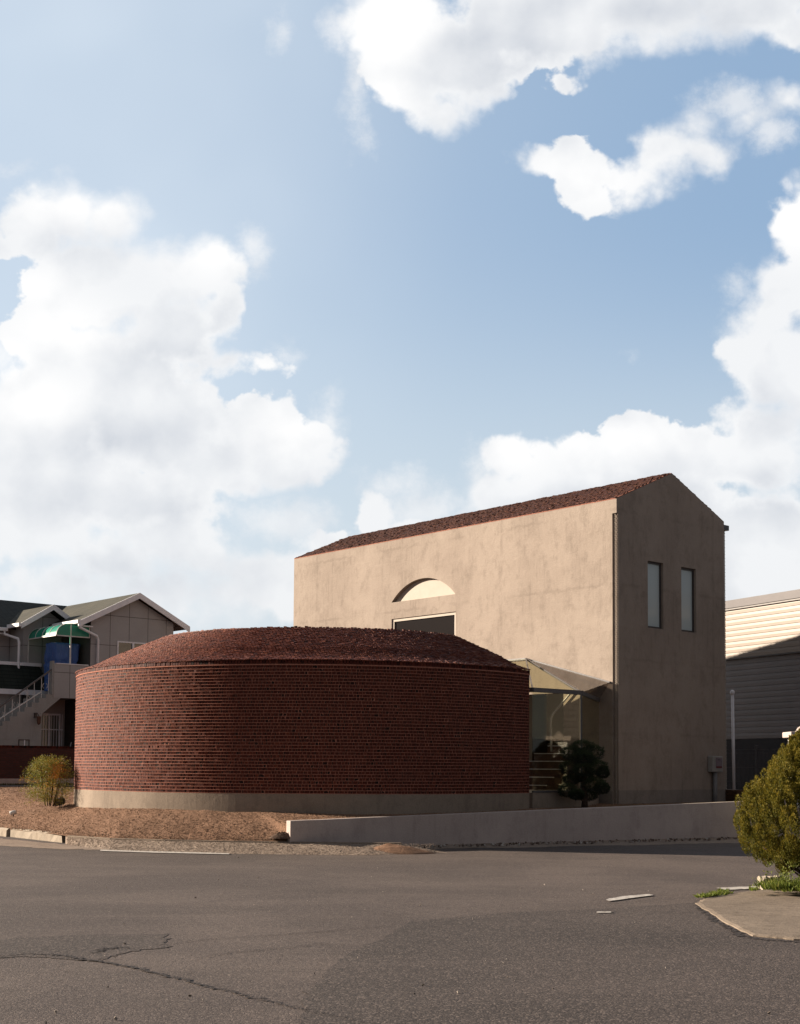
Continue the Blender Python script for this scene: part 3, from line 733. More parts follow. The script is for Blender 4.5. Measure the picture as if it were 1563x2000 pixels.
def tilt_axes(er, et, ez, a, b, c):
    """small random rotation of three orthonormal axis arrays"""
    X = et + er * a[:, None] + ez * b[:, None]; X /= np.linalg.norm(X, axis=1)[:, None]
    Z = ez + er * c[:, None]; Z -= X * (Z * X).sum(1)[:, None]; Z /= np.linalg.norm(Z, axis=1)[:, None]
    Y = np.cross(Z, X)
    return np.stack([X, Y, Z], 1)
NC = 40; CH = (ZT - ZB) / NC
m = MB(); mor = MB()
sweep = abs(A1 - A0); per = int(sweep * RO / 0.1005)
for row in range(NC):
    zc = ZB + (row + 0.5) * CH
    # brick lengths vary: headers with the odd longer piece
    edges = [0.0]; tot = sweep * RO
    gap = [False]
    while edges[-1] < tot:
        edges.append(edges[-1] + (0.070 if rng.random() < 0.75 else rng.choice([0.058, 0.085, 0.10])) + rng.normal(0, 0.003)); gap.append(False)
        if rng.random() < 0.30: edges.append(edges[-1] + rng.uniform(0.018, 0.030)); gap.append(True)
    gapf = np.array(gap[1:]); e = np.array(edges); mid = (e[:-1] + e[1:]) / 2; w = (e[1:] - e[:-1])
    ok = mid < tot - 0.02; mid = mid[ok]; w = w[ok]; gapf = gapf[ok]
    off = (0.05 if row % 2 else 0.0); a = A0 - (mid + off) / RO; a = a[(a > A1)]; w = w[:len(a)]; gapf = gapf[:len(a)]; k = len(a)
    er = np.stack([np.cos(a), np.sin(a), 0 * a], 1); et = np.stack([-np.sin(a), np.cos(a), 0 * a], 1); ez = np.tile([0, 0, 1.0], (k, 1))
    zj = 0.0025 * np.sin(a * 7 + row) + rng.normal(0, 0.0012, k)
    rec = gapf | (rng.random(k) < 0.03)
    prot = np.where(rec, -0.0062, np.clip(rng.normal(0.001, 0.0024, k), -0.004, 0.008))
    cen = er * (RO - 0.05 + prot)[:, None] + ez * (zc + zj)[:, None]
    ax = tilt_axes(er, et, ez, rng.normal(-0.11, 0.05, k), rng.normal(0, 0.008, k), rng.normal(0, 0.05, k))
    half = np.stack([w / 2 - np.where(gapf, 0.001, 0.0072), np.full(k, 0.05), np.full(k, CH / 2 - 0.0058)], 1)
    # axes order is X=tangent, Y=radial, Z=up
    m.boxes(cen, ax, half, np.where(rec, rng.uniform(0, 0.12, k), np.clip(rng.normal(0.6, 0.17, k), 0.25, 1)))  # recessed bricks and gaps get a near-black tone, shade painted in
m.build('brick_wall', M_BRICK, drum)
# raised bed joints: slightly proud, uneven threads of mortar between the courses
v = []; f = []; nseg = 420; cnt = 0
for row in range(NC + 1):
    z = ZB + row * CH
    for i in range(nseg + 1):
        a = A0 + (A1 - A0) * i / nseg
        rr = RO + 0.006 + 0.004 * mn.noise(Vector((a * 14, row * 3.1, 0))); zz_ = z + 0.0025 * math.sin(a * 7 + row)
        h = 0.0050 + 0.0016 * mn.noise(Vector((a * 20, row * 1.7, 5)))
        v += [((rr - .03) * math.cos(a), (rr - .03) * math.sin(a), zz_ - h), (rr * math.cos(a), rr * math.sin(a), zz_ - h), (rr * math.cos(a), rr * math.sin(a), zz_ + h), ((rr - .03) * math.cos(a), (rr - .03) * math.sin(a), zz_ + h)]
    for i in range(nseg):
        b = cnt + i * 4
        for j in range(3): f.append((b + j, b + j + 1, b + j + 5, b + j + 4))
    cnt += (nseg + 1) * 4
mj = MB(); mj.add(v, f); mj.build('bed_joints', M_MORTAR, drum)

# eaves: light mortar band, soldier course, roof
arc_solid([(RO - 0.05, ZT), (RO + 0.016, ZT), (RO + 0.016, ZT + 0.022), (RO - 0.05, ZT + 0.022)], A0, A1, 200).build('eaves_band', M_MORTAR, drum)
m = MB(); nE = int(sweep * (RO + .03) / 0.066); a = A0 - (np.arange(nE) + 0.5) / nE * sweep
er = np.stack([np.cos(a), np.sin(a), 0 * a], 1); et = np.stack([-np.sin(a), np.cos(a), 0 * a], 1); ez = np.tile([0, 0, 1.0], (nE, 1))
cen = er * (RO - 0.046 + rng.normal(0, 0.003, nE))[:, None] + ez * (ZT + 0.022 + 0.037)
m.boxes(cen, tilt_axes(er, et, ez, rng.normal(0, 0.03, nE), rng.normal(0, 0.02, nE), rng.normal(0, 0.04, nE)), np.stack([np.full(nE, 0.027), np.full(nE, 0.06), np.full(nE, 0.036)], 1), np.clip(rng.normal(0.5, 0.2, nE), 0, 1))
m.build('eaves_course', M_BRICK, drum)

def roof_rows(p_of, n_rows, len_of, s_vis, tone=(0.5, 0.22), unit=0.076, thick=0.022, lift=0.17, jit=1.0, start=0.0):
    """p_of(s, q) -> position, across axis, up-slope axis for row parameter s in 0..1 and distance q along the row"""
    mm = MB()
    for r_ in range(n_rows):
        s = (r_ + 0.5) / n_rows; L = len_of(s); k = int(L / unit); 
        if k < 1: continue
        q = (np.arange(k) + 0.5 + (0.5 if r_ % 2 else 0) * 0.9) / k * L
        q = q[q < L]; k = len(q)
        P, X, Up = p_of(s, q); N_ = np.cross(X, Up)
        sign = np.where(N_[:, 2] < 0, -1, 1)[:, None]; N_ = N_ * sign
        sl = lift + rng.normal(0, 0.07 * jit, k); Y = Up * np.cos(sl)[:, None] - N_ * 0 + N_ * (-np.sin(sl))[:, None]
        tw = rng.normal(0, 0.10 * jit, k); X2 = X + N_ * tw[:, None] + Up * rng.normal(0, 0.03, k)[:, None]; X2 /= np.linalg.norm(X2, axis=1)[:, None]
        Y -= X2 * (Y * X2).sum(1)[:, None]; Y /= np.linalg.norm(Y, axis=1)[:, None]; Z = np.cross(X2, Y)
        cen = P + N_ * (thick * 0.9 + rng.normal(0, 0.006 * jit, k))[:, None]
        half = np.stack([np.full(k, unit / 2 - 0.003) * rng.uniform(0.86, 1.0, k), np.full(k, s_vis * 0.62), np.full(k, thick) * rng.uniform(0.7, 1.15, k)], 1)
        mm.boxes(cen, np.stack([X2, Y, Z], 1), half, np.clip(rng.normal(tone[0], tone[1], k), 0, 1))
    return mm
R_E, Z_E = RO + 0.015, ZT + 0.10
def outer(s, q):
    rr = R_E + (R_RIDGE - R_E) * s; zz_ = Z_E + (ZR - Z_E) * s; zz_ += -0.03 * math.sin(math.pi * min(1, s * 2.5)) if s < 0.4 else 0
    a = A0 - q / rr
    er = np.stack([np.cos(a), np.sin(a), 0 * a], 1); X = np.stack([-np.sin(a), np.cos(a), 0 * a], 1)
    d = np.array([R_RIDGE - R_E, ZR - Z_E]); d /= np.linalg.norm(d)
    return er * rr + np.array([0, 0, 1.0]) * zz_, X, er * d[0] + np.array([0, 0, 1.0]) * d[1]
roof_rows(outer, 32, lambda s: sweep * (R_E + (R_RIDGE - R_E) * s), 2.2 / 32, thick=0.013, lift=0.22, jit=0.38).build('roof', M_ROOFB, drum)
def inner(s, q):
    R_I = RI - 0.05; rr = R_I + (R_RIDGE - R_I) * s; zz_ = Z_E + (ZR - Z_E) * s; a = A0 - q / rr
    er = np.stack([np.cos(a), np.sin(a), 0 * a], 1); X = np.stack([-np.sin(a), np.cos(a), 0 * a], 1)
    d = np.array([R_RIDGE - R_I, ZR - Z_E]); d /= np.linalg.norm(d)
    return er * rr + np.array([0, 0, 1.0]) * zz_, X, er * d[0] + np.array([0, 0, 1.0]) * d[1]
roof_rows(inner, 22, lambda s: sweep * (RI + (R_RIDGE - RI) * s), 0.1).build('inner_roof', M_ROOFB, drum)
# end gable (cut radially): courses of bricks closing the section
m = MB(); er = np.array([math.cos(A0), math.sin(A0), 0]); et = np.array([-math.sin(A0), math.cos(A0), 0])
for row in range(54):
    z = ZB + (row + 0.5) * CH
    r0, r1 = RI, RO
    if z > ZT: 
        f_ = (z - ZT) / (ZR - ZT)
        if f_ > 0.97: break
        r0 = RI + (R_RIDGE - RI) * f_; r1 = RO + (R_RIDGE - RO) * f_
    k = int((r1 - r0) / 0.1)
    if k < 1: break
    rr = r0 + (np.arange(k) + 0.5) / k * (r1 - r0)
    cen = er[None] * rr[:, None] + et[None] * (0.002 + rng.normal(0, 0.004, k))[:, None] - et[None] * 0.03 + np.array([0, 0, z])
    ax = np.tile(np.stack([er, et, np.array([0, 0, 1.0])]), (k, 1, 1))
    m.boxes(cen, ax, np.tile([0.045, 0.035, CH / 2 - 0.006], (k, 1)), np.clip(rng.normal(0.45, 0.2, k), 0, 1))
m.build('end_wall', M_BRICK, drum)
# added unseen block behind the ring, shaped to throw a diagonal shadow on stucco
A_W = math.radians(12)
m = MB()
pa = np.array([1.69, 34.53]) - RC; pb = np.array([-0.95, 37.55]) - RC; dd_ = (pb - pa) / np.linalg.norm(pb - pa); nn_ = np.array([-dd_[1], dd_[0]]) * 0.2
za, zb = EYE + 3.23 - Z0, EYE + 1.85 - Z0
v = [(*(pa - nn_), -0.3), (*(pa + nn_), -0.3), (*(pb + nn_), -0.3), (*(pb - nn_), -0.3), (*(pa - nn_), za), (*(pa + nn_), za), (*(pb + nn_), zb), (*(pb - nn_), zb)]
m.add(v, BOXF); m.build('shadow_caster', M_MORTAR, drum)

# ================================================================ tall stucco house
A_N, B_N = 0.14, 0.05                      # corner notch
C0 = np.array([5.377, 33.61]) - UV[:2] * A_N
HL, HW = 13.5 + A_N, 4.62
HE = EYE + 6.845 - Z0; HA = EYE + 7.84 - Z0; HP = EYE - 0.55 - Z0
house = thing('stucco_house', 'tall narrow gabled stucco building with sunlit long wall and shaded gable', 'house', (C0[0], C0[1], Z0), YAW)
def gable_prism(x0, x1, y0, y1, z0, ze, za):
    m = MB(); xm = (x0 + x1) / 2
    v = []
    for y in (y0, y1): v += [(x0, y, z0), (x1, y, z0), (x1, y, ze), (xm, y, za), (x0, y, ze)]
    m.add(v, [(0, 1, 2, 3, 4), (9, 8, 7, 6, 5)] + [(i, i + 5, (i + 1) % 5 + 5, (i + 1) % 5) for i in range(5)])
    return m
body = gable_prism(0, HW, 0, HL, -0.6, HE, HA).build('house_walls', M_STUCCO, house)
cut(body, gable_prism(0.3, HW - 0.3, 0.3, HL - 0.3, -0.7, HE - 0.35, HA - 0.42))
cut(body, MB().box((-0.2, -0.2, -0.7), (B_N, A_N, HE - 0.36)))
DY0, DY1 = 1.655 + A_N, 3.05 + A_N; DZ = EYE + 1.97 - Z0
cut(body, MB().box((-0.2, DY0, HP), (0.5, DY1, DZ)))
WY0, WY1 = 5.755 + A_N, 8.555 + A_N; WZ1 = EYE + 4.457 - Z0; WZ0 = WZ1 - 1.95
cut(body, MB().box((-0.2, WY0, WZ0), (0.5, WY1, WZ1)))
LY0, LY1 = 5.77 + A_N, 8.567 + A_N; LZ = EYE + 4.96 - Z0; RISE = 0.60
hw = (LY1 - LY0) / 2; LR = (hw * hw + RISE * RISE) / (2 * RISE); yc = (LY0 + LY1) / 2; zc_ = LZ + RISE - LR; th = math.asin(hw / LR)
def lunette(shrink=0.0):
    pts = [(yc + (LR - shrink) * math.sin(a), zc_ + (LR - shrink) * math.cos(a)) for a in np.linspace(-th, th, 41)]
    return pts
cut(body, MB().prism(lunette(), 0, -0.1, 0.16))
WINS = [(1.252 - 0.0, 1.903, 3.649, 5.395), (2.674, 3.322, 3.655, 5.383)]
for (a_, b_, z0_, z1_) in WINS:
    cut(body, MB().box((a_, -0.2, EYE + z0_ - Z0), (b_, 0.6, EYE + z1_ - Z0)))
lp = [(yc + (LR - 0.006) * math.sin(a), zc_ + (LR - 0.006) * math.cos(a)) for a in np.linspace(-th, th, 41)]
MB().prism(lp, 0, 0.125, 0.158).build('lunette_panel', M_CREAM, house)
# plinth band: a shallow set-forward base
m = MB()
m.box((-0.012, A_N, -0.3), (-0.0, HL, HP - 0.012)); m.box((B_N, -0.012, -0.3), (HW + 0.012, 0.0, HP + 0.0)); m.box((HW, 0, -0.3), (HW + 0.012, HL, HP))
m.build('plinth', mat_stucco('dark plinth render', (0.25, 0.215, 0.19), (0.21, 0.18, 0.16), (0.13, 0.11, 0.095), 0.3), house)
# upper long-wall window
def window(parent, plane, a0, a1, z0, z1, depth, fw, fd, mat_f, mat_g, name='window'):
    """plane 'x': opening in the x=0 wall (a along y); plane 'y': opening in the y=0 wall (a along x)"""
    m = MB()
    def bx(mm, p0, p1, d0, d1, q0, q1):
        if plane == 'x': mm.box((d0, p0, q0), (d1, p1, q1))
        else: mm.box((p0, d0, q0), (p1, d1, q1))
    e = 0.002
    bx(m, a0 + e, a0 + fw, depth, depth + fd, z0 + e, z1 - e); bx(m, a1 - fw, a1 - e, depth, depth + fd, z0 + e, z1 - e)
    bx(m, a0 + fw, a1 - fw, depth, depth + fd, z0 + e, z0 + fw); bx(m, a0 + fw, a1 - fw, depth, depth + fd, z1 - fw, z1 - e)
    f_ = m.build(name, mat_f, parent)
    g_ = MB(); bx(g_, a0 + fw - .003, a1 - fw + .003, depth + fd * 0.45, depth + fd * 0.45 + 0.02, z0 + fw - .003, z1 - fw + .003)
    gl = g_.build('glass', mat_g, f_)
    return f_
m = window(house, 'x', WY0, WY1, WZ0, WZ1, 0.035, 0.085, 0.09, M_CREAM, M_WINDARK)
m['label'] = 'wide dark window with a thin cream frame'
for (a_, b_, z0_, z1_) in WINS:
    window(house, 'y', a_, b_, EYE + z0_ - Z0, EYE + z1_ - Z0, 0.07, 0.055, 0.06, M_DARKM, M_WINREFL)
# roof of split bricks, both slopes
def slope_rows(xa, xb):
    def f_(s, q):
        k = len(q); x = xa + (xb - xa) * s; z = HE + (HA - HE) * s
        sg = np.array([xb - xa, 0, HA - HE]); sg /= np.linalg.norm(sg)
        P = np.stack([np.full(k, x), 0.035 + q, np.full(k, z)], 1)
        return P, np.tile([0, 1.0, 0], (k, 1)), np.tile(sg, (k, 1))
    return f_
SL = math.hypot(HW / 2, HA - HE)
m = roof_rows(slope_rows(0.02, HW / 2), 30, lambda s: HL - 0.05, SL / 30, (0.5, 0.2), 0.092, 0.020, 0.10, 0.8)
m2 = roof_rows(slope_rows(HW - 0.02, HW / 2), 26, lambda s: HL - 0.05, SL / 26, (0.5, 0.2), 0.11, 0.024, 0.10, 0.95)
m.build('roof', M_ROOFH, house)
m2.build('roof', M_ROOFH, house)
# bed under the bricks
m = MB(); 
for x0_, x1_ in ((0.0, HW / 2), (HW, HW / 2)):
    v = [(x0_, 0.03, HE + 0.004), (x1_, 0.03, HA + 0.004), (x1_, HL, HA + 0.004), (x0_, HL, HE + 0.004)]
    m.add(v + [(a, b, c + 0.02) for a, b, c in v], BOXF)
m.build('roof_bed', M_MORTAR, house)
# rain chains
def chain(mm, p, z0, z1, link=0.05):
    k = int((z1 - z0) / link * 4); pts = []; rr = []
    for i in range(k + 1):
        z = z1 - (z1 - z0) * i / k; ph = i % 4
        pts.append((p[0] + (0.004, 0, -0.004, 0)[(i // 2) % 4], p[1] + (0.004, -0.004)[(i // 4) % 2], z)); rr.append((0.005, 0.014, 0.017, 0.014)[ph])
    return mm.tube(pts, rr, 5)
chain(MB(), (B_N * 0.55, A_N * 0.4), -0.1, HE - 0.37).build('rain_chain', M_CHAIN, house)
sp = MB(); sp.box((HW - 0.02, 0.02, HE - 0.22), (HW + 0.27, 0.05, HE - 0.08)); sp.box((HW - 0.02, 0.16, HE - 0.22), (HW + 0.27, 0.19, HE - 0.08)); sp.box((HW - 0.02, 0.05, HE - 0.22), (HW + 0.27, 0.16, HE - 0.195))
bevel(sp.build('rain_spout', M_DARKM, house), 0.004)
chain(MB(), (HW + 0.17, 0.105), 0.25, HE - 0.22).build('rain_chain', M_CHAIN, house)
# interior seen through the doorway: floor, back wall, dado, steps
m = MB()
m.box((0.3, 0.6, HP - 0.1), (4.3, 5.5, HP - 0.02)); m.build('hall_floor', M_WOOD, house)
m = MB(); m.box((3.1, 0.5, HP - 0.02), (3.2, 6.5, DZ + 0.4)); m.box((0.3, 5.2, HP - 0.02), (3.1, 5.3, DZ + 0.4)); m.box((0.3, 0.5, HP - 0.02), (3.1, 0.6, DZ + 0.4)); m.box((0.3, 0.5, DZ + 0.4), (3.2, 5.3, DZ + 0.5))
m.build('hall_walls', M_INT, house)
m = MB(); m.box((3.06, 0.6, HP - 0.02), (3.1, 5.2, EYE + 0.86 - Z0)); m.box((0.31, 5.16, HP - 0.02), (3.06, 5.2, EYE + 0.86 - Z0)); m.build('dado', M_WOOD, house)
treads = [(1533, 1036), (1516.5, 1036), (1501, 1036), (1485.5, 1048.5), (1469, 1064), (1452.5, 1080.5)]
st = MB(); ns = MB(); dz = 0.205
for k in range(6):
    x0_ = -1.25 + 0.27 * k; zt = HP + 0.12 + dz * k
    y1_ = DY1 - 0.03 - (0.0 if k < 3 else (k - 2) * 0.24)
    st.box((x0_ + 0.002, DY0 + 0.02 - 0.55, HP - 0.01), (x0_ + 0.27, y1_, zt - 0.022))
    ns.box((x0_ - 0.012, DY0 + 0.02 - 0.55, zt - 0.022), (x0_ + 0.03, y1_, zt))
s_o = st.build('steps', M_WOOD, house); ns.build('nosing', M_WHITE, s_o)
hr = MB()
hx = -1.25 + 0.27 * 4 + 0.1
pb_ = at_y(1077, 1466, 35.2)
def loc_house(p):
    d = np.array([p[0] - C0[0], p[1] - C0[1]]); return (d @ VV[:2], d @ UV[:2], p[2] - Z0)
base_w = np.array([C0[0], C0[1], 0]) + VV * hx
pl = [on_plane(1077, 1468, base_w, VV), on_plane(1076.5, 1408, base_w, VV), on_plane(1077.5, 1401, base_w, VV), on_plane(1082, 1393, base_w, VV), on_plane(1104, 1367, base_w, VV), on_plane(1125, 1342, base_w, VV)]
hr.tube([loc_house(p) for p in pl], 0.026, 8); hr.build('handrail', M_WHITE, house, smooth=True)

# ---------------------------------------------------------------- glass porch
PE = EYE + 1.735
Pc = np.array([4.17, 30.62]); P_start = np.array([2.95, 29.56]) ; W0 = np.array([C0[0], C0[1]]) + UV[:2] * (A_N + 0.43)
wbase = np.array([C0[0], C0[1], 0])
Apx = on_plane(1029, 1287, wbase, VV); W1 = on_plane(1193, 1333, wbase, VV); Apl = on_plane(900, 1280, wbase, VV)
porch = thing('glass_porch', 'glass porch with thin grey bars between the round brick building and the stucco wall', 'porch', (Pc[0], Pc[1], Z0))
def lp_(p): return (p[0] - Pc[0], p[1] - Pc[1], p[2] - Z0)
off = -VV[:2] * 0.03
A_ = (Apx[0] + off[0], Apx[1] + off[1], Apx[2]); W1_ = (W1[0] + off[0], W1[1] + off[1], W1[2]); W0_ = (W0[0] + off[0], W0[1] + off[1], PE); P_ = (Pc[0], Pc[1], PE); S_ = (P_start[0], P_start[1], PE)
AL_ = (Apl[0] + off[0], Apl[1] + off[1], Apx[2])
# a second eave point hidden behind the drum end
S2_ = (P_start[0] - 0.81 * 2.2, P_start[1] + 0.59 * 2.2, PE)
def bar(name, pts, w, mat=M_STEEL):
    m = MB()
    for a, b in zip(pts[:-1], pts[1:]): m.obox(lp_(a), lp_(b), w[0], w[1])
    return m.build(name, mat, porch)
bar('eave_beam', [S_, P_], (0.06, 0.10)); bar('eave_beam', [P_, W0_], (0.06, 0.10)); bar('eave_beam', [S_, S2_], (0.06, 0.1))
bar('post', [(Pc[0], Pc[1], EYE - 0.55), (Pc[0], Pc[1], PE - 0.05)], (0.045, 0.045))
bar('roof_bar', [A_, P_], (0.045, 0.05)); bar('roof_bar', [A_, W1_], (0.035, 0.05)); bar('roof_bar', [A_, AL_], (0.035, 0.05))
S3_ = tuple(np.array(S_) * 0.35 + np.array(P_) * 0.65)
bar('roof_bar', [A_, S_], (0.03, 0.04))
def pane(name, pts, mat, th=0.012):
    P3 = [np.array(lp_(p)) for p in pts]; n_ = np.cross(P3[1] - P3[0], P3[2] - P3[0]); n_ /= np.linalg.norm(n_)
    m = MB(); k = len(P3); v = [p + n_ * th / 2 for p in P3] + [p - n_ * th / 2 for p in P3]
    m.add(v, [tuple(range(k)), tuple(range(2 * k - 1, k - 1, -1))] + [(i, i + k, (i + 1) % k + k, (i + 1) % k) for i in range(k)])
    return m.build(name, mat, porch)
ins = lambda p, q, t=0.012: tuple(np.array(p) + (np.array(q) - np.array(p)) * t)
pane('roof_pane', [A_, P_, W0_, W1_], M_GLASST); pane('roof_pane', [A_, S_, P_], M_GLASS); pane('roof_pane', [A_, AL_, S2_, S_], M_GLASS)
zb_ = EYE - 0.55
pane('wall_pane', [(S_[0], S_[1], zb_), (P_[0], P_[1], zb_), (P_[0], P_[1], PE - 0.05), (S_[0], S_[1], PE - 0.05)], M_GLASS)
pane('wall_pane', [(P_[0], P_[1], zb_), (W0_[0], W0_[1], zb_), (W0_[0], W0_[1], PE - 0.05), (P_[0], P_[1], PE - 0.05)], M_GLASS)
# plinth slab of the porch
q = [S_, P_, W0_, (C0[0] + UV[0] * 3.6, C0[1] + UV[1] * 3.6), (P_start[0] - 0.81 * 2, P_start[1] + 0.59 * 2)]
m = MB(); v = [(p[0] - Pc[0], p[1] - Pc[1], z) for z in (-0.5, HP) for p in q]; k = 5
m.add(v, [tuple(range(k))[::-1], tuple(range(k, 2 * k))] + [(i, (i + 1) % k, (i + 1) % k + k, i + k) for i in range(k)])
m.build('base_slab', M_CONCB, porch)
bar('base_rail', [(S_[0], S_[1], zb_ + 0.025), (P_[0], P_[1], zb_ + 0.025), (W0_[0], W0_[1], zb_ + 0.025)], (0.04, 0.045))
# light entrance step inside, set in front of the doorway
# ---------------------------------------------------------------- meter box on the gable wall
def gpt(x, y, off_): return on_plane(x, y, np.array([C0[0], C0[1], 0]) - UV * off_, UV)
b0 = loc_house(gpt(1382, 1508, 0.0)); b1 = loc_house(gpt(1401.5, 1477, 0.0))
mb_ = thing('meter_box', 'small pale grey meter box on a conduit at the foot of the shaded gable', 'meter box', tuple(np.array([C0[0], C0[1], 0]) + VV * (b0[0] + b1[0]) / 2 - UV * 0.014 + np.array([0, 0, Z0 - 0.1])), YAW)
w_ = (b1[0] - b0[0]) / 2; zl, zh = b0[2] + 0.1, b1[2] + 0.1
bb = bevel(MB().box((-w_, -0.17, zl), (w_, 0, zh)).build('box_body', mat_plain('meter box plastic', (0.30, 0.29, 0.27), (0.26, 0.25, 0.235), 8, 0.5, 0.4, 0.05, 0.002), mb_), 0.02, 3)
MB().box((-w_ * 0.45, -0.178, zl + (zh - zl) * .24), (w_ * 0.75, -0.172, zh - (zh - zl) * .1)).build('viewing_window', mat_plain('meter window', (0.24, 0.20, 0.22), (0.20, 0.16, 0.18), 8, 0.2, 0.6, 0.02, 0.001), mb_)
MB().box((-w_ * 0.4, -0.181, zl + (zh - zl) * .26), (w_ * 0.7, -0.179, zl + (zh - zl) * .36)).build('red_label', mat_plain('red label', (0.15, 0.03, 0.03), (0.12, 0.03, 0.03), 8, 0.5), mb_)
MB().box((-w_ * 0.1, -0.181, zh - (zh - zl) * .26), (w_ * 0.3, -0.179, zh - (zh - zl) * .2)).build('dial', M_DARKM, mb_)
MB().tube([(-0.02, -0.085, -0.2), (-0.02, -0.085, zl)], 0.062, 12).build('conduit', mat_plain('conduit grey', (0.17, 0.165, 0.165), (0.14, 0.135, 0.135), 8, 0.5), mb_, smooth=True)

# ================================================================ neighbour house at left
Q0 = np.array([-10.254, 43.905]); ZH = 0.6
M_SIDE = mat_lines('grey fibre cement panels', (0.38, 0.37, 0.37), (0.35, 0.34, 0.34), 2, 1.0, 0.012, 0.01, (0.10, 0.09, 0.085), 0.8, 0.2, (0, 0.72, 0.012))
M_SHING = mat_lines('olive roof shingle', (0.085, 0.080, 0.062), (0.060, 0.058, 0.047), 1, 0.14, 0.012, 0.01, (0.03, 0.03, 0.026), 0.9, 0.2, (0, 0.22, 0.008))
M_SHINGD = mat_lines('dark green roof shingle', (0.028, 0.034, 0.030), (0.018, 0.022, 0.020), 2, 0.12, 0.012, 0.01, (0.010, 0.012, 0.011), 0.9, 0.2, (0, 0.25, 0.008))
M_TRIM = mat_plain('white painted trim', (0.78, 0.77, 0.80), (0.70, 0.69, 0.72), 4, 0.5, 0.4, 0.05, 0.002)
M_GREEN = bpy.data.materials.new('green plastic sheet'); M_GREEN.use_nodes = True
_t = NT(M_GREEN.node_tree); _b = _t.n['Principled BSDF']; _b.inputs['Base Color'].default_value = (0.05, 0.42, 0.30, 1); _b.inputs['Roughness'].default_value = 0.25
_tr = _t.new('ShaderNodeBsdfTransparent'); _tr.inputs[0].default_value = (0.12, 0.55, 0.38, 1); _mx = _t.new('ShaderNodeMixShader'); _mx.inputs[0].default_value = 0.45
_t.l.new(_b.outputs[0], _mx.inputs[1]); _t.l.new(_tr.outputs[0], _mx.inputs[2]); _t.l.new(_mx.outputs[0], _t.n['Material Output'].inputs[0])
M_STAIRC = mat_stucco('grey rendered stair', (0.34, 0.33, 0.32), (0.30, 0.29, 0.28), (0.22, 0.21, 0.20), 0.3)
M_SOFF = mat_plain('brown soffit', (0.09, 0.055, 0.045), (0.07, 0.045, 0.038), 6, 0.8)
lh = thing('neighbour_house', 'grey panelled two storey house with white gable trim and an outside stair at left', 'house', (Q0[0], Q0[1], ZH), YAW)
def zl_(z): return z + EYE - ZH
# main wing
GW = 3.17; xm = 1.68; sl = 0.503; zr_ = zl_(5.66)
def roofz(x): return zr_ - sl * abs(x - xm)
m = MB(); v = []
for y in (0, 8.5): v += [(0, y, -0.5), (GW, y, -0.5), (GW, y, roofz(GW)), (xm, y, zr_), (0, y, roofz(0))]
m.add(v, [(0, 1, 2, 3, 4), (9, 8, 7, 6, 5)] + [(i, i + 5, (i + 1) % 5 + 5, (i + 1) % 5) for i in range(5)])
wall = m.build('wall', M_SIDE, lh)
cut(wall, MB().box((0.99, -0.2, zl_(3.2)), (2.40, 0.12, zl_(4.17))))
f_ = window(lh, 'y', 0.99, 2.40, zl_(3.2), zl_(4.17), 0.0 - 0.02, 0.05, 0.08, M_TRIM, mat_window('curtained glass', (0.05, 0.06, 0.055)))
MB().box((1.56, -0.03, zl_(3.25)), (1.63, 0.055, zl_(4.12))).build('mullion', M_TRIM, f_)
MB().box((1.22, 0.075, zl_(3.25)), (1.34, 0.09, zl_(4.12))).build('curtain', mat_plain('curtain', (0.25, 0.21, 0.13), (0.2, 0.17, 0.1), 6), f_)
# roof slabs with overhang
def slab(x_in, x_out, y0, y1, zi, zo, th, mat, name='roof'):
    m = MB(); v = [(x_in, y0, zi), (x_out, y0, zo), (x_out, y1, zo), (x_in, y1, zi)]
    m.add([(a, b, c - th) for a, b, c in v] + v, BOXF); return m.build(name, mat, lh)
OV = 0.5; ze_l = roofz(0) + 0.17 - sl * OV; ze_r = roofz(GW) + 0.17 - sl * OV
slab(xm, -OV, -0.22, 8.6, zr_ + 0.17, zr_ + 0.17 - sl * (xm + OV), 0.06, M_SHING)
slab(xm, GW + OV, -0.22, 8.6, zr_ + 0.17, zr_ + 0.17 - sl * (GW + OV - xm), 0.06, M_SHING)
slab(xm, -OV + 0.03, -0.2, 8.5, zr_ + 0.108, zr_ + 0.108 - sl * (xm + OV - 0.03), 0.05, M_SOFF, 'soffit')
slab(xm, GW + OV - 0.03, -0.2, 8.5, zr_ + 0.108, zr_ + 0.108 - sl * (GW + OV - .03 - xm), 0.05, M_SOFF, 'soffit')
def fascia(xa, za, xb, zb_, y, h, name='fascia', th=0.04):
    m = MB(); v = [(xa, y - th, za - h), (xb, y - th, zb_ - h), (xb, y, zb_ - h), (xa, y, za - h), (xa, y - th, za), (xb, y - th, zb_), (xb, y, zb_), (xa, y, za)]
    m.add(v, BOXF); return m.build(name, M_TRIM, lh)
zt_ = zr_ + 0.175
fascia(xm, zt_, -OV - .01, zt_ - sl * (xm + OV + .01), -0.222, 0.20); fascia(xm, zt_, GW + OV + .01, zt_ - sl * (GW + OV + .01 - xm), -0.222, 0.20)
# gutter along the left eave of the wing
zg = zt_ - sl * (xm + OV)
m = MB().box((-OV - 0.12, -0.28, zg - 0.12), (-OV - 0.012, 1.55, zg - 0.0)); bevel(m.build('gutter', M_TRIM, lh), 0.012)
MB().box((-OV - 0.0, -0.2, zg - 0.2), (-0.02, 1.5, zg - 0.165)).build('eave_board', M_TRIM, lh)
MB().tube([(-OV - .05, -0.24, zg - .1), (-OV - .03, -0.24, zg - .24), (0.17, -0.12, zg - .48), (0.24, -0.07, zg - .6), (0.24, -0.07, -0.4)], 0.045, 8).build('downpipe', M_TRIM, lh, smooth=True)
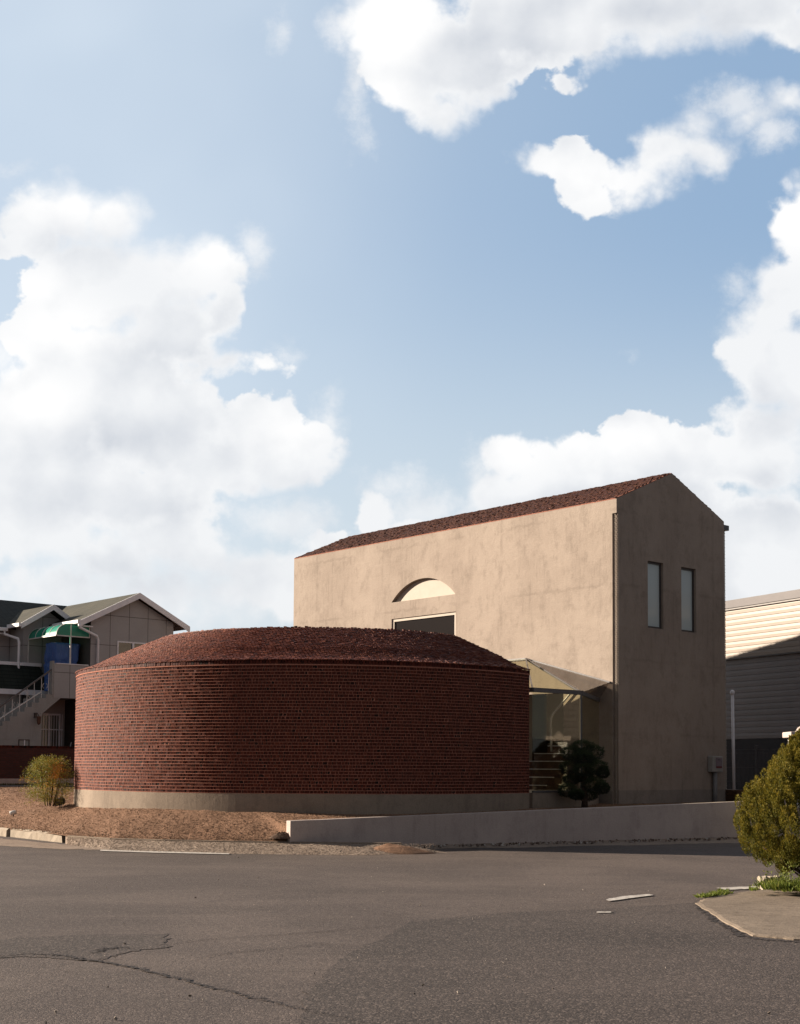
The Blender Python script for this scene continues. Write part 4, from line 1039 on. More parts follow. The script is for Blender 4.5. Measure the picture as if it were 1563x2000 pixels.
# rear wing across, ridge along x
RX0, RX1, RU, ZRR = -9.0, xm, 5.0, zl_(5.84)
m = MB(); ws = 0.5; ue = 2.55
v = [(RX0, ue, ZRR - ws * (RU - ue)), (RX1, ue, ZRR - ws * (RU - ue)), (RX1, RU, ZRR), (RX0, RU, ZRR)]
m.add([(a, b, c - .07) for a, b, c in v] + v, BOXF); m.build('roof', mat_lines('dark roof shingle', (0.05, 0.05, 0.042), (0.036, 0.036, 0.032), 1, 0.14, 0.012, 0.01, (0.015, 0.015, 0.014), 0.9, 0.2, (0, 0.22, 0.008)), lh)
v = [(RX0, 7.6, ZRR - ws * 2.6), (RX1, 7.6, ZRR - ws * 2.6), (RX1, RU, ZRR), (RX0, RU, ZRR)]
m = MB(); m.add([(a, b, c - .07) for a, b, c in v] + v, BOXF); m.build('roof', M_SHINGD, lh)
MB().box((RX0 + .2, 3.0, -0.5), (-0.0, 7.4, ZRR - ws * 2.2)).build('wall', M_SIDE, lh)
ze = ZRR - ws * (RU - ue)
m = MB().box((RX0, ue - 0.10, ze - 0.14), (-1.75, ue - 0.01, ze - 0.02)); bevel(m.build('gutter', M_TRIM, lh), 0.012)
MB().box((RX0, ue, ze - 0.24), (-1.7, 3.0, ze - 0.2)).build('eave_board', M_TRIM, lh)
MB().tube([(-1.85, ue - .05, ze - .1), (-1.85, ue - .05, ze - .25), (-1.62, 1.95, ze - .42), (-1.6, 1.93, ze - .55), (-1.6, 1.93, 1.5)], 0.045, 8).build('downpipe', M_TRIM, lh, smooth=True)
# small cross gable
gx, gz_, gu = -0.54, zl_(5.40), 1.62; gs = 0.62; gl, gr = -1.68, 0.55
m = MB(); v = []
for y in (2.02, 4.5): v += [(-1.42, y, -0.5), (-0.01, y, -0.5), (-0.01, y, gz_ - 0.18 - gs * 0.53), (gx, y, gz_ - 0.18), (-1.42, y, gz_ - .18 - gs * 0.88)]
m.add(v, [(0, 1, 2, 3, 4), (9, 8, 7, 6, 5)] + [(i, i + 5, (i + 1) % 5 + 5, (i + 1) % 5) for i in range(5)]); m.build('wall', M_SIDE, lh)
slab(gx, gl, gu, 4.6, gz_, gz_ - gs * (gx - gl), 0.06, M_SHING); slab(gx, 0.35, gu, 4.4, gz_, gz_ - gs * (0.35 - gx), 0.06, M_SHING)
fascia(gx, gz_ + .01, gl, gz_ + .01 - gs * (gx - gl), gu, 0.19); fascia(gx, gz_ + .01, 0.06, gz_ + .01 - gs * (0.06 - gx), gu, 0.19)
m = MB().box((gl - 0.10, gu - .02, gz_ - gs * (gx - gl) - 0.12), (gl - 0.0, 2.5, gz_ - gs * (gx - gl) - 0.0)); m.build('gutter', M_TRIM, lh)
# balcony: slab, parapet, stair
BZ = zl_(2.17)
MB().box((-1.28, 0.15, BZ), (-0.0, 2.0, BZ + 0.14)).build('balcony_floor', M_STAIRC, lh)
m = MB().box((-1.28, 0.0, BZ), (-0.003, 0.145, zl_(3.27))); m.build('parapet', M_SIDE, lh)
MB().box((-1.22, -0.02, zl_(3.272)), (-0.06, 0.165, zl_(3.30))).build('parapet_cap', M_TRIM, lh)
MB().box((-1.36, -0.03, BZ + .1), (-1.285, 0.16, zl_(3.36))).build('newel', M_STAIRC, lh)
# stair body with steps, its face in the gable plane
m = MB(); n = 9; prof = [(-1.67, -0.5), (-1.67, zl_(1.63)), (-1.02, BZ), (-1.29, BZ + 0.12)]
x, z = -1.29, zl_(2.30)
tread, rise = 0.245, 0.155
prof = [(-1.67, -0.5), (-1.67, zl_(1.63)), (-1.03, BZ - 0.002), (-1.285, BZ - 0.002), (-1.285, z - 0.02)]
steps = []
for i in range(12):
    steps.append((x, z)); prof += [(x - tread, z - 0.02 if i == 0 else z)] if i == 0 else [(x - tread, z)]
    x -= tread; z -= rise; prof += [(x, z)]
prof += [(x, -0.5)]
m.prism(prof, 1, 0.0, 1.15); m.build('stair', M_STAIRC, lh)
m = MB()
for (sx, sz) in steps[1:]: m.box((sx - tread - 0.0, -0.03, sz - 0.035), (sx + 0.03, 0.0, sz))
MB().box((-1.67, 1.25, -0.5), (0.0, 1.35, BZ)).build('recess_wall', M_STAIRC, lh)
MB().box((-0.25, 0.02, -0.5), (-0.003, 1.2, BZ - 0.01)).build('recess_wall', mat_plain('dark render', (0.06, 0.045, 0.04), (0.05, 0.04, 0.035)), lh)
v = [(-1.66, 0.02, zl_(1.62)), (-1.03, 0.02, BZ - 0.02), (-1.03, 1.2, BZ - 0.02), (-1.66, 1.2, zl_(1.62))]
# barred window in the recess
f_ = window(lh, 'y', -1.22, -0.42, 0.35, zl_(1.70), 1.17, 0.06, 0.06, M_TRIM, mat_window('dim room glass', (0.06, 0.065, 0.05), 0.3))
f_['label'] = 'barred ground floor window under the balcony'
MB().box((-0.86, 1.15, 0.4), (-0.80, 1.22, zl_(1.66))).build('mullion', M_TRIM, f_)
for i in range(9):
    xx_ = -1.20 + i * 0.097; MB().box((xx_, 1.06, 0.38), (xx_ + 0.014, 1.075, zl_(1.68))).build('bar', M_TRIM, f_)
MB().box((-1.24, 1.055, zl_(1.15)), (-0.38, 1.08, zl_(1.18))).build('bar', M_TRIM, f_)
# small basement window and lamp
f_ = window(lh, 'y', -2.46, -2.08, zl_(0.45), zl_(0.80), -0.02, 0.03, 0.05, M_DARKM, M_WINDARK)
MB().box((-2.27, -0.025, zl_(0.47)), (-2.24, -0.0, zl_(0.78))).build('mullion', M_TRIM, f_)
lm = MB(); lm.box((-1.95, -0.06, zl_(1.50)), (-1.87, 0.0, zl_(1.66))); l_ = lm.build('wall_lamp', M_DARKM, lh)
MB().tube([(-1.91, -0.03, zl_(1.62)), (-1.91, -0.16, zl_(1.64)), (-1.86, -0.17, zl_(1.56))], 0.015, 6).build('lamp_arm', M_DARKM, l_)
MB().tube([(-1.86, -0.17, zl_(1.56)), (-1.86, -0.17, zl_(1.53)), (-1.86, -0.17, zl_(1.32)), (-1.86, -0.17, zl_(1.27))], [0.03, 0.085, 0.06, 0.02], 8).build('lantern', mat_plain('lantern glass', (0.12, 0.06, 0.04), (0.08, 0.04, 0.03), 8, 0.3), l_)
# stair rail
MR = M_CHAIN
ra = np.array([-1.30, -0.0 + 0.03, zl_(3.12)]); rb = np.array([-4.2, 0.03, zl_(3.12) - (2.9) * 0.733])
r_ = MB().obox(ra, rb, 0.05, 0.045).build('stair_rail', M_STEEL, lh)
la = np.array([-1.72, 0.03, zl_(2.33)]); lb = np.array([-4.2, 0.03, zl_(2.33) - (4.2 - 1.72) * 0.66])
MB().tube([la, lb], 0.02, 6).build('lower_rail', M_WHITE, r_)
for i in range(12):
    x = -1.45 - i * 0.245; zt2 = ra[2] - (-1.30 - x) * 0.733; zb2 = zl_(2.30) - (-1.29 - x) * (rise / tread) - 0.05
    MB().tube([(x, 0.03, zb2), (x, 0.03, zt2)], 0.012, 6).build('baluster', M_WHITE, r_)
for i in range(4):
    x = -1.57 - i * 0.49; zc2 = zl_(2.30) - (-1.29 - x) * 0.65 + 0.42
    MB().tube([(x + 0.085 * math.cos(a), 0.03, zc2 + 0.085 * math.sin(a)) for a in np.linspace(0, 2 * math.pi, 17)], 0.008, 5, caps=False).build('ring', M_WHITE, r_)
# green awning
arc = [(-1.23, zl_(4.20)), (-1.21, zl_(4.33)), (-1.15, zl_(4.44)), (-1.05, zl_(4.53)), (-0.92, zl_(4.585)), (-0.7, zl_(4.61)), (-0.35, zl_(4.62)), (-0.03, zl_(4.62))]
v = []; k = len(arc)
for y in (0.0, 2.0): v += [(x, y, z) for x, z in arc]
v2 = v + [(x, y, z - 0.01) for x, y, z in v]
m = MB(); m.add(v, [(i, i + 1, i + 1 + k, i + k) for i in range(k - 1)]); aw = m.build('awning_sheet', M_GREEN, lh, smooth=True)
m.v = []; m = MB(); m.add([(x, 0.0, z) for x, z in arc] + [(-0.03, 0.0, zl_(4.21))], [tuple(range(k + 1))]); m.build('awning_sheet', M_GREEN, lh)
for j, y in enumerate((0.0, 0.5, 1.0, 1.5, 2.0)):
    MB().tube([(x, y, z + 0.008) for x, z in arc], 0.014, 5).build('awning_rib', M_WHITE, aw)
fr = [[(-1.24, 0.0, zl_(4.20)), (-1.24, 2.0, zl_(4.20))], [(-1.24, 0.0, zl_(4.20)), (-0.03, 0.0, zl_(4.20))], [(-0.72, 0.0, zl_(4.20)), (-0.72, 0.0, zl_(4.60))], [(-0.04, 0.0, zl_(4.20)), (-0.04, 0.0, zl_(4.62))]]
for a, b in fr: MB().obox(a, b, 0.035, 0.035, up=(0.1, 0.2, 1) if a[2] == b[2] else (1, 0, 0)).build('awning_bar', M_WHITE, aw)
MB().box((-0.745, -0.02, zl_(3.30)), (-0.70, 0.02, zl_(4.185))).build('awning_post', M_WHITE, lh)
MB().box((-1.26, 1.96, BZ + .1), (-1.22, 2.0, zl_(4.18))).build('awning_post', M_WHITE, lh)
# low lean-to roof at far left
m = MB(); u0, u1 = 1.55, 2.0
v = [(-9, 1.5, zl_(2.48)), (-0.62, 1.5, zl_(2.48)), (-0.85, 1.98, zl_(3.36)), (-9, 1.98, zl_(3.36))]
m.add([(a, b + 0.06, c) for a, b, c in v] + v, BOXF); m.build('lower_roof', M_SHINGD, lh)
MB().box((-9, 1.90, zl_(3.30)), (-0.78, 1.97, zl_(3.41))).build('white_band', M_TRIM, lh)
MB().box((-9, 1.40, zl_(2.30)), (-0.60, 1.49, zl_(2.47))).build('white_band', M_TRIM, lh)
MB().box((-9, 1.6, -0.5), (-1.68, 1.7, zl_(2.4))).build('wall', M_STAIRC, lh)

# tarpaulin-covered stack on the balcony
def world_of(lx, ly): return Q0 + VV[:2] * lx + UV[:2] * ly
tb = world_of(-0.60, 0.80)
tp = thing('tarpaulin_stack', 'blue tarpaulin wrapped round a tall stack on the balcony', 'tarpaulin', (tb[0], tb[1], ZH + BZ + 0.14), YAW)
m = MB(); v = []; nz_, na = 26, 56; Ht = 1.58
for i in range(nz_ + 1):
    for k in range(na):
        a = 2 * math.pi * k / na; zz_ = Ht * min(1, i / (nz_ - 4)); cap_ = 1.0 if i <= nz_ - 4 else 1 - ((i - nz_ + 4) / 4) * 0.98
        ex = 6; r_x = 0.47 / (abs(math.cos(a)) ** ex + abs(math.sin(a)) ** ex) ** (1 / ex) * cap_; r_y = r_x * 0.85
        w = 0.07 * mn.noise(Vector((math.cos(a) * 5, math.sin(a) * 5, zz_ * 1.6))) + 0.035 * mn.noise(Vector((math.cos(a) * 14, math.sin(a) * 14, zz_ * 4)))
        pin = -0.06 * math.exp(-((zz_ - 0.95) / 0.05) ** 2)
        v.append(((r_x + (w + pin) * cap_) * math.cos(a) , (r_y + (w + pin) * cap_) * math.sin(a), 0.12 + zz_ + (0.02 * mn.noise(Vector((a, cap_ * 3, 2))) if cap_ < 1 else 0)))
m.add(v, [(i * na + k, i * na + (k + 1) % na, (i + 1) * na + (k + 1) % na, (i + 1) * na + k) for i in range(nz_) for k in range(na)])
mt, tt, tb_ = pmat('blue tarpaulin', (0.05, 0.12, 0.36), 0.32, 0.5); vv = coords(tt); bump(tt, tb_, tt.noise(scaled(tt, vv, (1, 1, 0.45)), 11, 4, 0.6, 1.8), 0.9, 0.05)
m.build('tarpaulin', mt, tp, smooth=True)
MB().box((-0.3, -0.28, 0.0), (0.3, 0.28, 0.28)).build('box', mat_plain('cardboard', (0.30, 0.21, 0.13), (0.25, 0.17, 0.10)), tp)

# poles leaning under the balcony
for i, (xa, za, xb, zb2) in enumerate([(-0.80, 0.1, -0.28, 1.75), (-0.66, 0.1, -0.24, 1.45)]):
    pa_ = world_of(xa, 0.35 + 0.1 * i); t = thing('leaning_pole', ('longer' if i == 0 else 'shorter') + ' of two pale poles leaning under the balcony beside the round brick wall', 'pole', (pa_[0], pa_[1], ZH + za + 0.0), YAW, 'poles under the balcony')
    MB().tube([(0, 0, 0), (xb - xa, 0.3, zb2 - za)], 0.018, 6).build('shaft', M_WHITE, t)

# brick boundary wall
bw = np.array([-11.84, 39.5]); o_ = bw - VV[:2] * 9
t = thing('boundary_wall', 'shaded brown brick garden wall with upright coping in front of the grey house', 'wall', (o_[0], o_[1], 0.9), YAW)
def mat_brickwall(name):
    m, t_, b = pmat(name, (0.1, 0.03, 0.025), 0.85, 0.2); v = coords(t_); x, y, z = t_.sep(v)
    br = t_.new('ShaderNodeTexBrick'); t_.put(br.inputs['Vector'], t_.comb(x, z, 0))
    for k_, val in (('Scale', 1.0), ('Mortar Size', 0.006), ('Brick Width', 0.2), ('Row Height', 0.067), ('Bias', 0.0), ('Mortar Smooth', 0.1)): br.inputs[k_].default_value = val
    br.inputs['Color1'].default_value = (0.095, 0.034, 0.028, 1); br.inputs['Color2'].default_value = (0.07, 0.027, 0.022, 1); br.inputs['Mortar'].default_value = (0.055, 0.035, 0.032, 1)
    n = t_.noise(v, 2, 5, 0.6)
    t_.put(b.inputs['Base Color'], t_.mix(t_.m('MULTIPLY', t_.mapr(n, 0.4, 0.7), 0.4), br.outputs[0], c4(0.05, 0.03, 0.027)))
    bump(t_, b, t_.m('SUBTRACT', 1.0, br.outputs['Fac']), 0.6, 0.008); return m
M_BW = mat_brickwall('garden wall brick')
MB().box((0, 0, 0.28), (13.5, 0.2, 1.20)).build('brickwork', M_BW, t)
m = MB(); k = 180; cx_ = (np.arange(k) + .5) * 0.075
m.boxes(np.stack([cx_, np.full(k, 0.1) + rng.normal(0, .002, k), np.full(k, 1.234)], 1), np.tile(np.eye(3), (k, 1, 1)), np.tile([0.032, 0.105, 0.033], (k, 1)), np.clip(rng.normal(.35, .2, k), 0, 1))
m.build('coping', M_BRICK, t)
MB().box((0, -0.02, -0.2), (13.5, 0.22, 0.28)).build('footing', M_CONC, t)
# back lane between plot and garden wall
m = MB(); p0_ = bw - VV[:2] * 9 - UV[:2] * 0.25; p1_ = bw + VV[:2] * 4.4 - UV[:2] * 0.25
q0_ = p0_ - UV[:2] * 2.4; q1_ = p1_ - UV[:2] * 2.4
m.add([(*p, 0.99) for p in (q0_, q1_, p1_, p0_)], [(0, 1, 2, 3)]); structure(m.build('lane', M_ROAD))

# ================================================================ metal warehouse at right
WP = np.array([11.35, 41.8]); DW = np.array([-0.457, 0.889]); NW = np.array([0.889, 0.457]); RZW = math.atan2(NW[1], NW[0])   # local X = NW (into building), local Y = DW
wh = thing('warehouse', 'long metal clad warehouse with cream upper siding and dark grey lower siding', 'warehouse', (WP[0], WP[1], 0.6), RZW)
def wz(z): return 1.6 + (z - 1.6) * 1.0195 - 0.6
def cladding(name, z0, z1, pitch, x, mat, gd=0.02, gw=0.014):
    m = MB(); prof = []; z = z0
    while z < z1 - 1e-6:
        zt2 = min(z + pitch, z1); prof += [(x, z), (x - 0.004, z + (zt2 - z) * 0.5), (x, zt2 - gw), (x + gd, zt2 - gw * 0.7), (x + gd, zt2)]; z = zt2
    ys = (-14, 24); v = [(px_, y, pz_) for y in ys for (px_, pz_) in prof]; k = len(prof)
    m.add(v, [(i, i + 1, i + 1 + k, i + k) for i in range(k - 1)]); return m.build(name, mat, wh)
M_CLADC = mat_plain('cream cladding', (0.235, 0.188, 0.152), (0.215, 0.174, 0.14), 1.2, 0.45, 0.4, 0.03, 0.002)
M_CLADG = mat_plain('grey cladding', (0.17, 0.150, 0.147), (0.15, 0.133, 0.13), 1.2, 0.45, 0.4, 0.03, 0.002)
cladding('cream_siding', wz(5.12), wz(6.70), 0.178, 0.0, M_CLADC)
cladding('grey_siding', wz(2.56), wz(5.10), 0.185, 0.10, M_CLADG)
MB().box((0.0, -14, wz(5.08)), (0.14, 24, wz(5.118))).build('ledge', M_DARKM, wh)
MB().box((-0.10, -14.1, wz(6.71)), (0.5, 24.1, wz(6.96))).build('roof_fascia', mat_plain('mauve grey trim', (0.075, 0.065, 0.070), (0.065, 0.056, 0.061), 2, 0.5), wh)
MB().box((-0.07, -14.1, wz(6.655)), (-0.01, 24.1, wz(6.705))).build('gutter_lip', M_DARKM, wh)
MB().box((0.16, -14, -0.2), (14, 24, wz(6.9))).build('warehouse_body', M_CLADG, wh)
MB().box((0.11, -14, -0.2), (0.155, 24, wz(2.54))).build('dark_base', mat_plain('dark base', (0.035, 0.032, 0.034), (0.028, 0.026, 0.028), 3, 0.8), wh)

# mesh fence in front of the warehouse
fA = at_y(1400, 1461, 38.6)[:2]; fB = at_y(1478, 1457, 37.2)[:2]; fd = (fB - fA) / np.linalg.norm(fB - fA)
fl = float(np.linalg.norm(fB - fA)); fang = math.atan2(fd[1], fd[0])
t = thing('mesh_fence', 'thin grey wire mesh fence with steel posts before the dark warehouse wall', 'fence', (fA[0], fA[1], 0.75), fang)
for x in (fl, fl + 2.4, fl - 2.4): bevel(MB().box((x - 0.035, -0.035, -0.1), (x + 0.035, 0.035, 1.52)).build('post', M_STEEL, t), 0.006)
m = MB()
for i in range(-40, 90):
    x = fl + i * 0.052; m.box((x - .0035, 0.0, 0.05), (x + .0035, 0.006, 1.42))
for z in (0.1, 0.5, 0.9, 1.3, 1.40): m.box((fl - 2.2, -0.006, z), (fl + 4.7, -0.001, z + 0.012))
m.build('wire_mesh', M_STEEL, t)
pp = at_y(1431, 1353, 37.8)
t = thing('vent_pipe', 'tall thin pale pipe with a rounded cap standing before the warehouse', 'pipe', (pp[0], pp[1], 0.7))
MB().tube([(0.03, 0, -0.1), (0.0, 0, pp[2] - 0.7 - 0.05)], 0.042, 10).build('tube', M_TRIM, t, smooth=True)
MB().tube([(0, 0, pp[2] - 0.76), (0, 0, pp[2] - 0.72), (0, 0, pp[2] - 0.66), (0, 0, pp[2] - 0.62)], [0.045, 0.07, 0.06, 0.02], 10).build('cap', M_TRIM, t, smooth=True)
pb2 = at_y(1429, 1551, 36.6)
t = thing('planter_box', 'low dark brown timber planter just right of the shaded gable', 'planter', (pb2[0], pb2[1], 0.7), fang)
m = MB()
for i in range(4): m.box((-0.32, -0.2, 0.01 + i * 0.085), (0.42, 0.2, 0.088 + i * 0.085))
bevel(m.build('boards', M_WOOD, t), 0.006)
pq = at_y(1556, 1470, 30.0)
t = thing('gate_pillar', 'white capped gate pillar behind the golden conifer at the right edge', 'pillar', (pq[0] + 0.12, pq[1], 0.75))
zc3 = at_y(1540, 1441, 30.0)[2] - 0.75
bevel(MB().box((-0.24, -0.24, 0), (0.24, 0.24, zc3)).build('shaft', M_WHITE, t), 0.01)
bevel(MB().box((-0.34, -0.34, zc3), (0.34, 0.34, zc3 + 0.13)).build('cap', M_CONC, t), 0.02)
MB().tube([(0, 0, zc3 + .13), (0, 0, zc3 + .16), (0, 0, zc3 + .22), (0, 0, zc3 + .27)], [0.16, 0.12, 0.09, 0.02], 10).build('finial', M_CONC, t, smooth=True)

# ================================================================ vegetation
def leaf_quads(m, base, d, side, L, W, tone):
    """many diamond leaves: base (n,3), d = direction, side = width axis, L, W (n,)"""
    n = len(base); mid = base + d * (L * 0.45)[:, None]
    v = np.stack([base, mid + side * (W / 2)[:, None], base + d * L[:, None], mid - side * (W / 2)[:, None]], 1).reshape(-1, 3)
    F = (np.arange(n) * 4)[:, None] + np.arange(4)[None] + m.n
    m.f.extend(map(tuple, F.tolist())); m.v.append(v); m.c.append(np.repeat(tone, 4)); m.n += 4 * n
def unit(a): return a / np.maximum(np.linalg.norm(a, axis=-1, keepdims=True), 1e-9)
def build_leaves(m, name, mat, parent):
    me = bpy.data.meshes.new(name); me.from_pydata(np.concatenate(m.v).tolist(), [], m.f)
    at = me.attributes.new('tone', 'FLOAT', 'POINT'); at.data.foreach_set('value', np.concatenate(m.c).astype('f'))
    me.materials.append(mat); me.update(); o = bpy.data.objects.new(name, me); C.objects.link(o); o.parent = parent; return o
M_BARK = mat_plain('bark', (0.085, 0.06, 0.045), (0.05, 0.036, 0.028), 18, 0.95, 0.1, 0.8, 0.01)

# golden conifer at right
gp_ = at_y(1574, 1722, 17.3)
t = thing('golden_conifer', 'rounded golden green conifer with drooping side and bare low stems at right', 'conifer', (gp_[0], gp_[1], 0.08))
M_GOLD = mat_leaf('golden conifer sprays', [(0.038, 0.046, 0.009), (0.10, 0.095, 0.013), (0.19, 0.15, 0.018), (0.32, 0.22, 0.026)], 0.7, 0.3)
m = MB(); NF = 1050
Hc, zlow = 1.90, 0.24
def crown_r(z01):            # crown half width by height 0..1
    return 0.83 * np.interp(z01, [0, .08, .2, .36, .55, .75, .9, 1.0], [0.35, 0.66, 0.92, 1.0, 0.84, 0.53, 0.27, 0.04])
for i in range(NF):
    z01 = rng.random(); a = rng.uniform(0, 2 * math.pi)
    deep = rng.random()
    r = crown_r(z01) * (1 - 0.5 * deep ** 2.4) * (1 + 0.07 * math.sin(a * 3 + 1.3) + 0.07 * math.sin(a * 7 + z01 * 9) + 0.10 * mn.noise(Vector((a * 2.2, z01 * 7, 0.5))) + (0.10 if rng.random() < 0.08 else 0))
    cx_ = 0.0
    c0 = np.array([cx_ + r * math.cos(a), r * math.sin(a), zlow + z01 * (Hc - zlow) + 0.05 * math.sin(a * 2)])
    out = np.array([math.cos(a), math.sin(a), 0])
    up = unit(np.array([0, 0, 1.0]) * 1.0 + out * (0.12 + 0.25 * (1 - z01)) + rng.normal(0, 0.09, 3))
    ln = rng.uniform(0.14, 0.27); wd = rng.uniform(0.035, 0.06)
    k = 210; tt = rng.random(k) ** 0.8
    e1 = unit(np.cross(up, [0.3, 0.9, 0.1])); e2 = np.cross(up, e1)
    ph = rng.uniform(0, 2 * math.pi, k); prof = np.sin(np.clip(tt * 0.86 + 0.12, 0, 1) * math.pi) ** 0.7 * wd
    rad = prof * (0.75 + 0.25 * rng.random(k))
    rv = e1[None] * np.cos(ph)[:, None] + e2[None] * np.sin(ph)[:, None]
    base = c0[None] + up[None] * (tt * ln - ln * 0.35)[:, None] + rv * rad[:, None]
    d = unit(up[None] * 1.0 + rv * 0.45 + rng.normal(0, 0.25, (k, 3)))
    side = unit(np.cross(d, rng.normal(size=(k, 3))))
    leaf_quads(m, base, d, side, rng.uniform(0.018, 0.038, k), rng.uniform(0.007, 0.013, k), np.clip(0.42 + 0.30 * (tt - 0.5) + rng.normal(0, 0.17, k) + rng.normal(0, 0.05), 0, 1))
build_leaves(m, 'crown', M_GOLD, t)
m = MB()
m.tube([(0, 0, -0.05), (0.02, 0, 0.25), (0.0, 0.02, 0.7), (0.02, 0, 1.5)], [0.05, 0.045, 0.035, 0.012], 8)
trunk = m.build('trunk', M_BARK, t, smooth=True)
for i in range(9):
    a = rng.uniform(0, 2 * math.pi) if i > 4 else math.pi + rng.uniform(-0.6, 0.5); L = rng.uniform(0.4, 0.62)
    p0_ = np.array([0, 0, 0.10 + 0.04 * i]); p2 = np.array([L * math.cos(a), L * math.sin(a), 0.42 + 0.05 * i]); p1_ = (p0_ + p2) / 2 + [0, 0, -0.03]
    MB().tube([p0_, p1_, p2], [0.016, 0.011, 0.006], 6).build('limb', M_BARK, t, smooth=True)

# cloud-pruned pine
pn = at_y(1142, 1575, 29.9)
t = thing('pruned_pine', 'dark cloud pruned pine in front of the glass porch and shaded stucco', 'pine', (pn[0], pn[1], 0.66))
M_PINE = mat_leaf('pine needles', [(0.010, 0.016, 0.008), (0.024, 0.036, 0.016), (0.055, 0.075, 0.03)], 0.6, 0.1)
m = MB()
def ppx(x, y): 
    q = at_y(x, y, pn[1]); return q[0] - pn[0], q[2] - 0.66
pads = [(1138, 1460, 22, 13, 0), (1116, 1472, 20, 14, -.12), (1160, 1470, 22, 14, .1), (1135, 1480, 24, 12, -.2), (1112, 1500, 18, 13, .05), (1137, 1505, 20, 12, -.25), (1166, 1500, 22, 14, -.05), (1180, 1510, 12, 11, .2), (1109, 1545, 18, 13, 0), (1124, 1552, 14, 10, -.2), (1160, 1533, 24, 13, -.1), (1176, 1540, 15, 11, .05), (1150, 1555, 18, 9, .1), (1150, 1488, 20, 10, .25), (1118, 1524, 16, 9, .15), (1145, 1520, 16, 9, .1)]
px2m = pn[1] / F_PX
for (x, y, rx, ry, dy) in pads:
    cx_, cz_ = ppx(x, y); rx *= px2m; rz_ = ry * px2m; ry_ = rx * 0.85
    k = 2600; u_ = unit(rng.normal(size=(k, 3))); rr = 0.80 + 0.17 * rng.random(k); lump = 1 + 0.16 * np.sin(u_[:, 0] * 9 + x) * np.sin(u_[:, 1] * 8 + y) + 0.08 * np.sin(u_[:, 2] * 15)
    base = np.stack([cx_ + u_[:, 0] * rx * rr * lump, dy + u_[:, 1] * ry_ * rr * lump, cz_ + u_[:, 2] * rz_ * rr * lump], 1)
    d = unit(u_ * 0.8 + np.array([0, 0, 0.7]) + rng.normal(0, 0.4, (k, 3))); side = unit(np.cross(d, rng.normal(size=(k, 3))))
    leaf_quads(m, base, d, side, rng.uniform(0.03, 0.065, k), rng.uniform(0.005, 0.010, k), np.clip(rng.normal(0.40, 0.2, k) + 0.45 * u_[:, 2], 0, 1))  # needle tone rises towards each pad's top, light painted into colour
build_leaves(m, 'crown', M_PINE, t)
tr = [(1142, 1578), (1143, 1555), (1140, 1530), (1146, 1505), (1140, 1475)]
m = MB(); m.tube([(ppx(*p)[0], 0, ppx(*p)[1]) for p in tr], [0.075, 0.06, 0.05, 0.04, 0.02], 8); m.build('trunk', M_BARK, t, smooth=True)
for (x, y, rx, ry, dy) in pads[3:10]:
    cx_, cz_ = ppx(x, y); s0 = ppx(1143, y + 14); MB().tube([(s0[0], 0, s0[1]), (cx_, dy, cz_ - 0.06)], [0.025, 0.012], 6).build('limb', M_BARK, t)

# nandina bush at left
nb = at_y(95, 1566, 30.9)
t = thing('nandina_bush', 'feathery olive bush with orange tips left of the round brick building', 'bush', (nb[0], nb[1], 0.69))
M_NAN = mat_leaf('nandina leaves', [(0.055, 0.075, 0.015), (0.12, 0.13, 0.022), (0.22, 0.20, 0.035), (0.42, 0.20, 0.03), (0.50, 0.14, 0.02)], 0.55, 0.35)
m = MB(); stems = MB()
sc_ = 30.9 / F_PX
for i in range(210):
    x = rng.normal(0, 18); y = rng.uniform(5, 88)
    wmax = np.interp(y, [0, 15, 35, 60, 80, 92], [24, 30, 36, 42, 32, 16]); x = np.clip(x * 1.3, -wmax, wmax)
    cx_, cz_ = (x - 1) * sc_, y * sc_; cy_ = rng.normal(0, 0.2)
    k = 60; off_ = rng.normal(0, 1, (k, 3)) * [0.062, 0.062, 0.042]
    base = np.array([cx_, cy_, cz_]) + off_
    d = unit(off_ * 6 + np.array([0, 0, -0.2]) + rng.normal(0, 0.5, (k, 3))); side = unit(np.cross(d, rng.normal(size=(k, 3))))
    orange = 1.0 if (abs(x - 18) < 12 and 48 < y < 80 and rng.random() < 0.85) else (0.8 if rng.random() < 0.14 else 0)
    tone = np.clip(rng.normal(0.30, 0.12, k) + 0.10 * (y / 90) + orange * rng.uniform(0.25, 0.55, k), 0, 1)
    if y < 30 and rng.random() < .5: tone = np.clip(tone + .15, 0, 0.6)
    leaf_quads(m, base, d, side, rng.uniform(0.025, 0.055, k), rng.uniform(0.007, 0.014, k), tone)
for (x, y) in [(43, 62), (46, 58), (50, 55), (-42, 44), (52, 33), (48, 30), (-38, 52), (44, 70), (-14, 92), (8, 93), (24, 90), (-34, 20)]:
    k = 34; base = np.array([x * sc_, rng.normal(0, .1), y * sc_]) + rng.normal(0, 1, (k, 3)) * [0.05, 0.05, 0.022]
    d = unit(rng.normal(size=(k, 3)) + [0.3, 0, -.3]); side = unit(np.cross(d, rng.normal(size=(k, 3))))
    leaf_quads(m, base, d, side, rng.uniform(0.025, 0.05, k), rng.uniform(0.008, 0.014, k), np.clip(rng.normal(0.4, 0.12, k), 0, 1))
build_leaves(m, 'foliage', M_NAN, t)
for i in range(9):
    a = rng.uniform(0, 6.28); r0 = rng.uniform(0.02, 0.14); MB().tube([(r0 * math.cos(a), r0 * math.sin(a), -0.04), (r0 * 2 * math.cos(a), r0 * 2 * math.sin(a), 0.4), (r0 * 2.6 * math.cos(a), r0 * 2.6 * math.sin(a), 0.85)], [0.012, 0.009, 0.004], 5).build('stem', M_BARK, t)

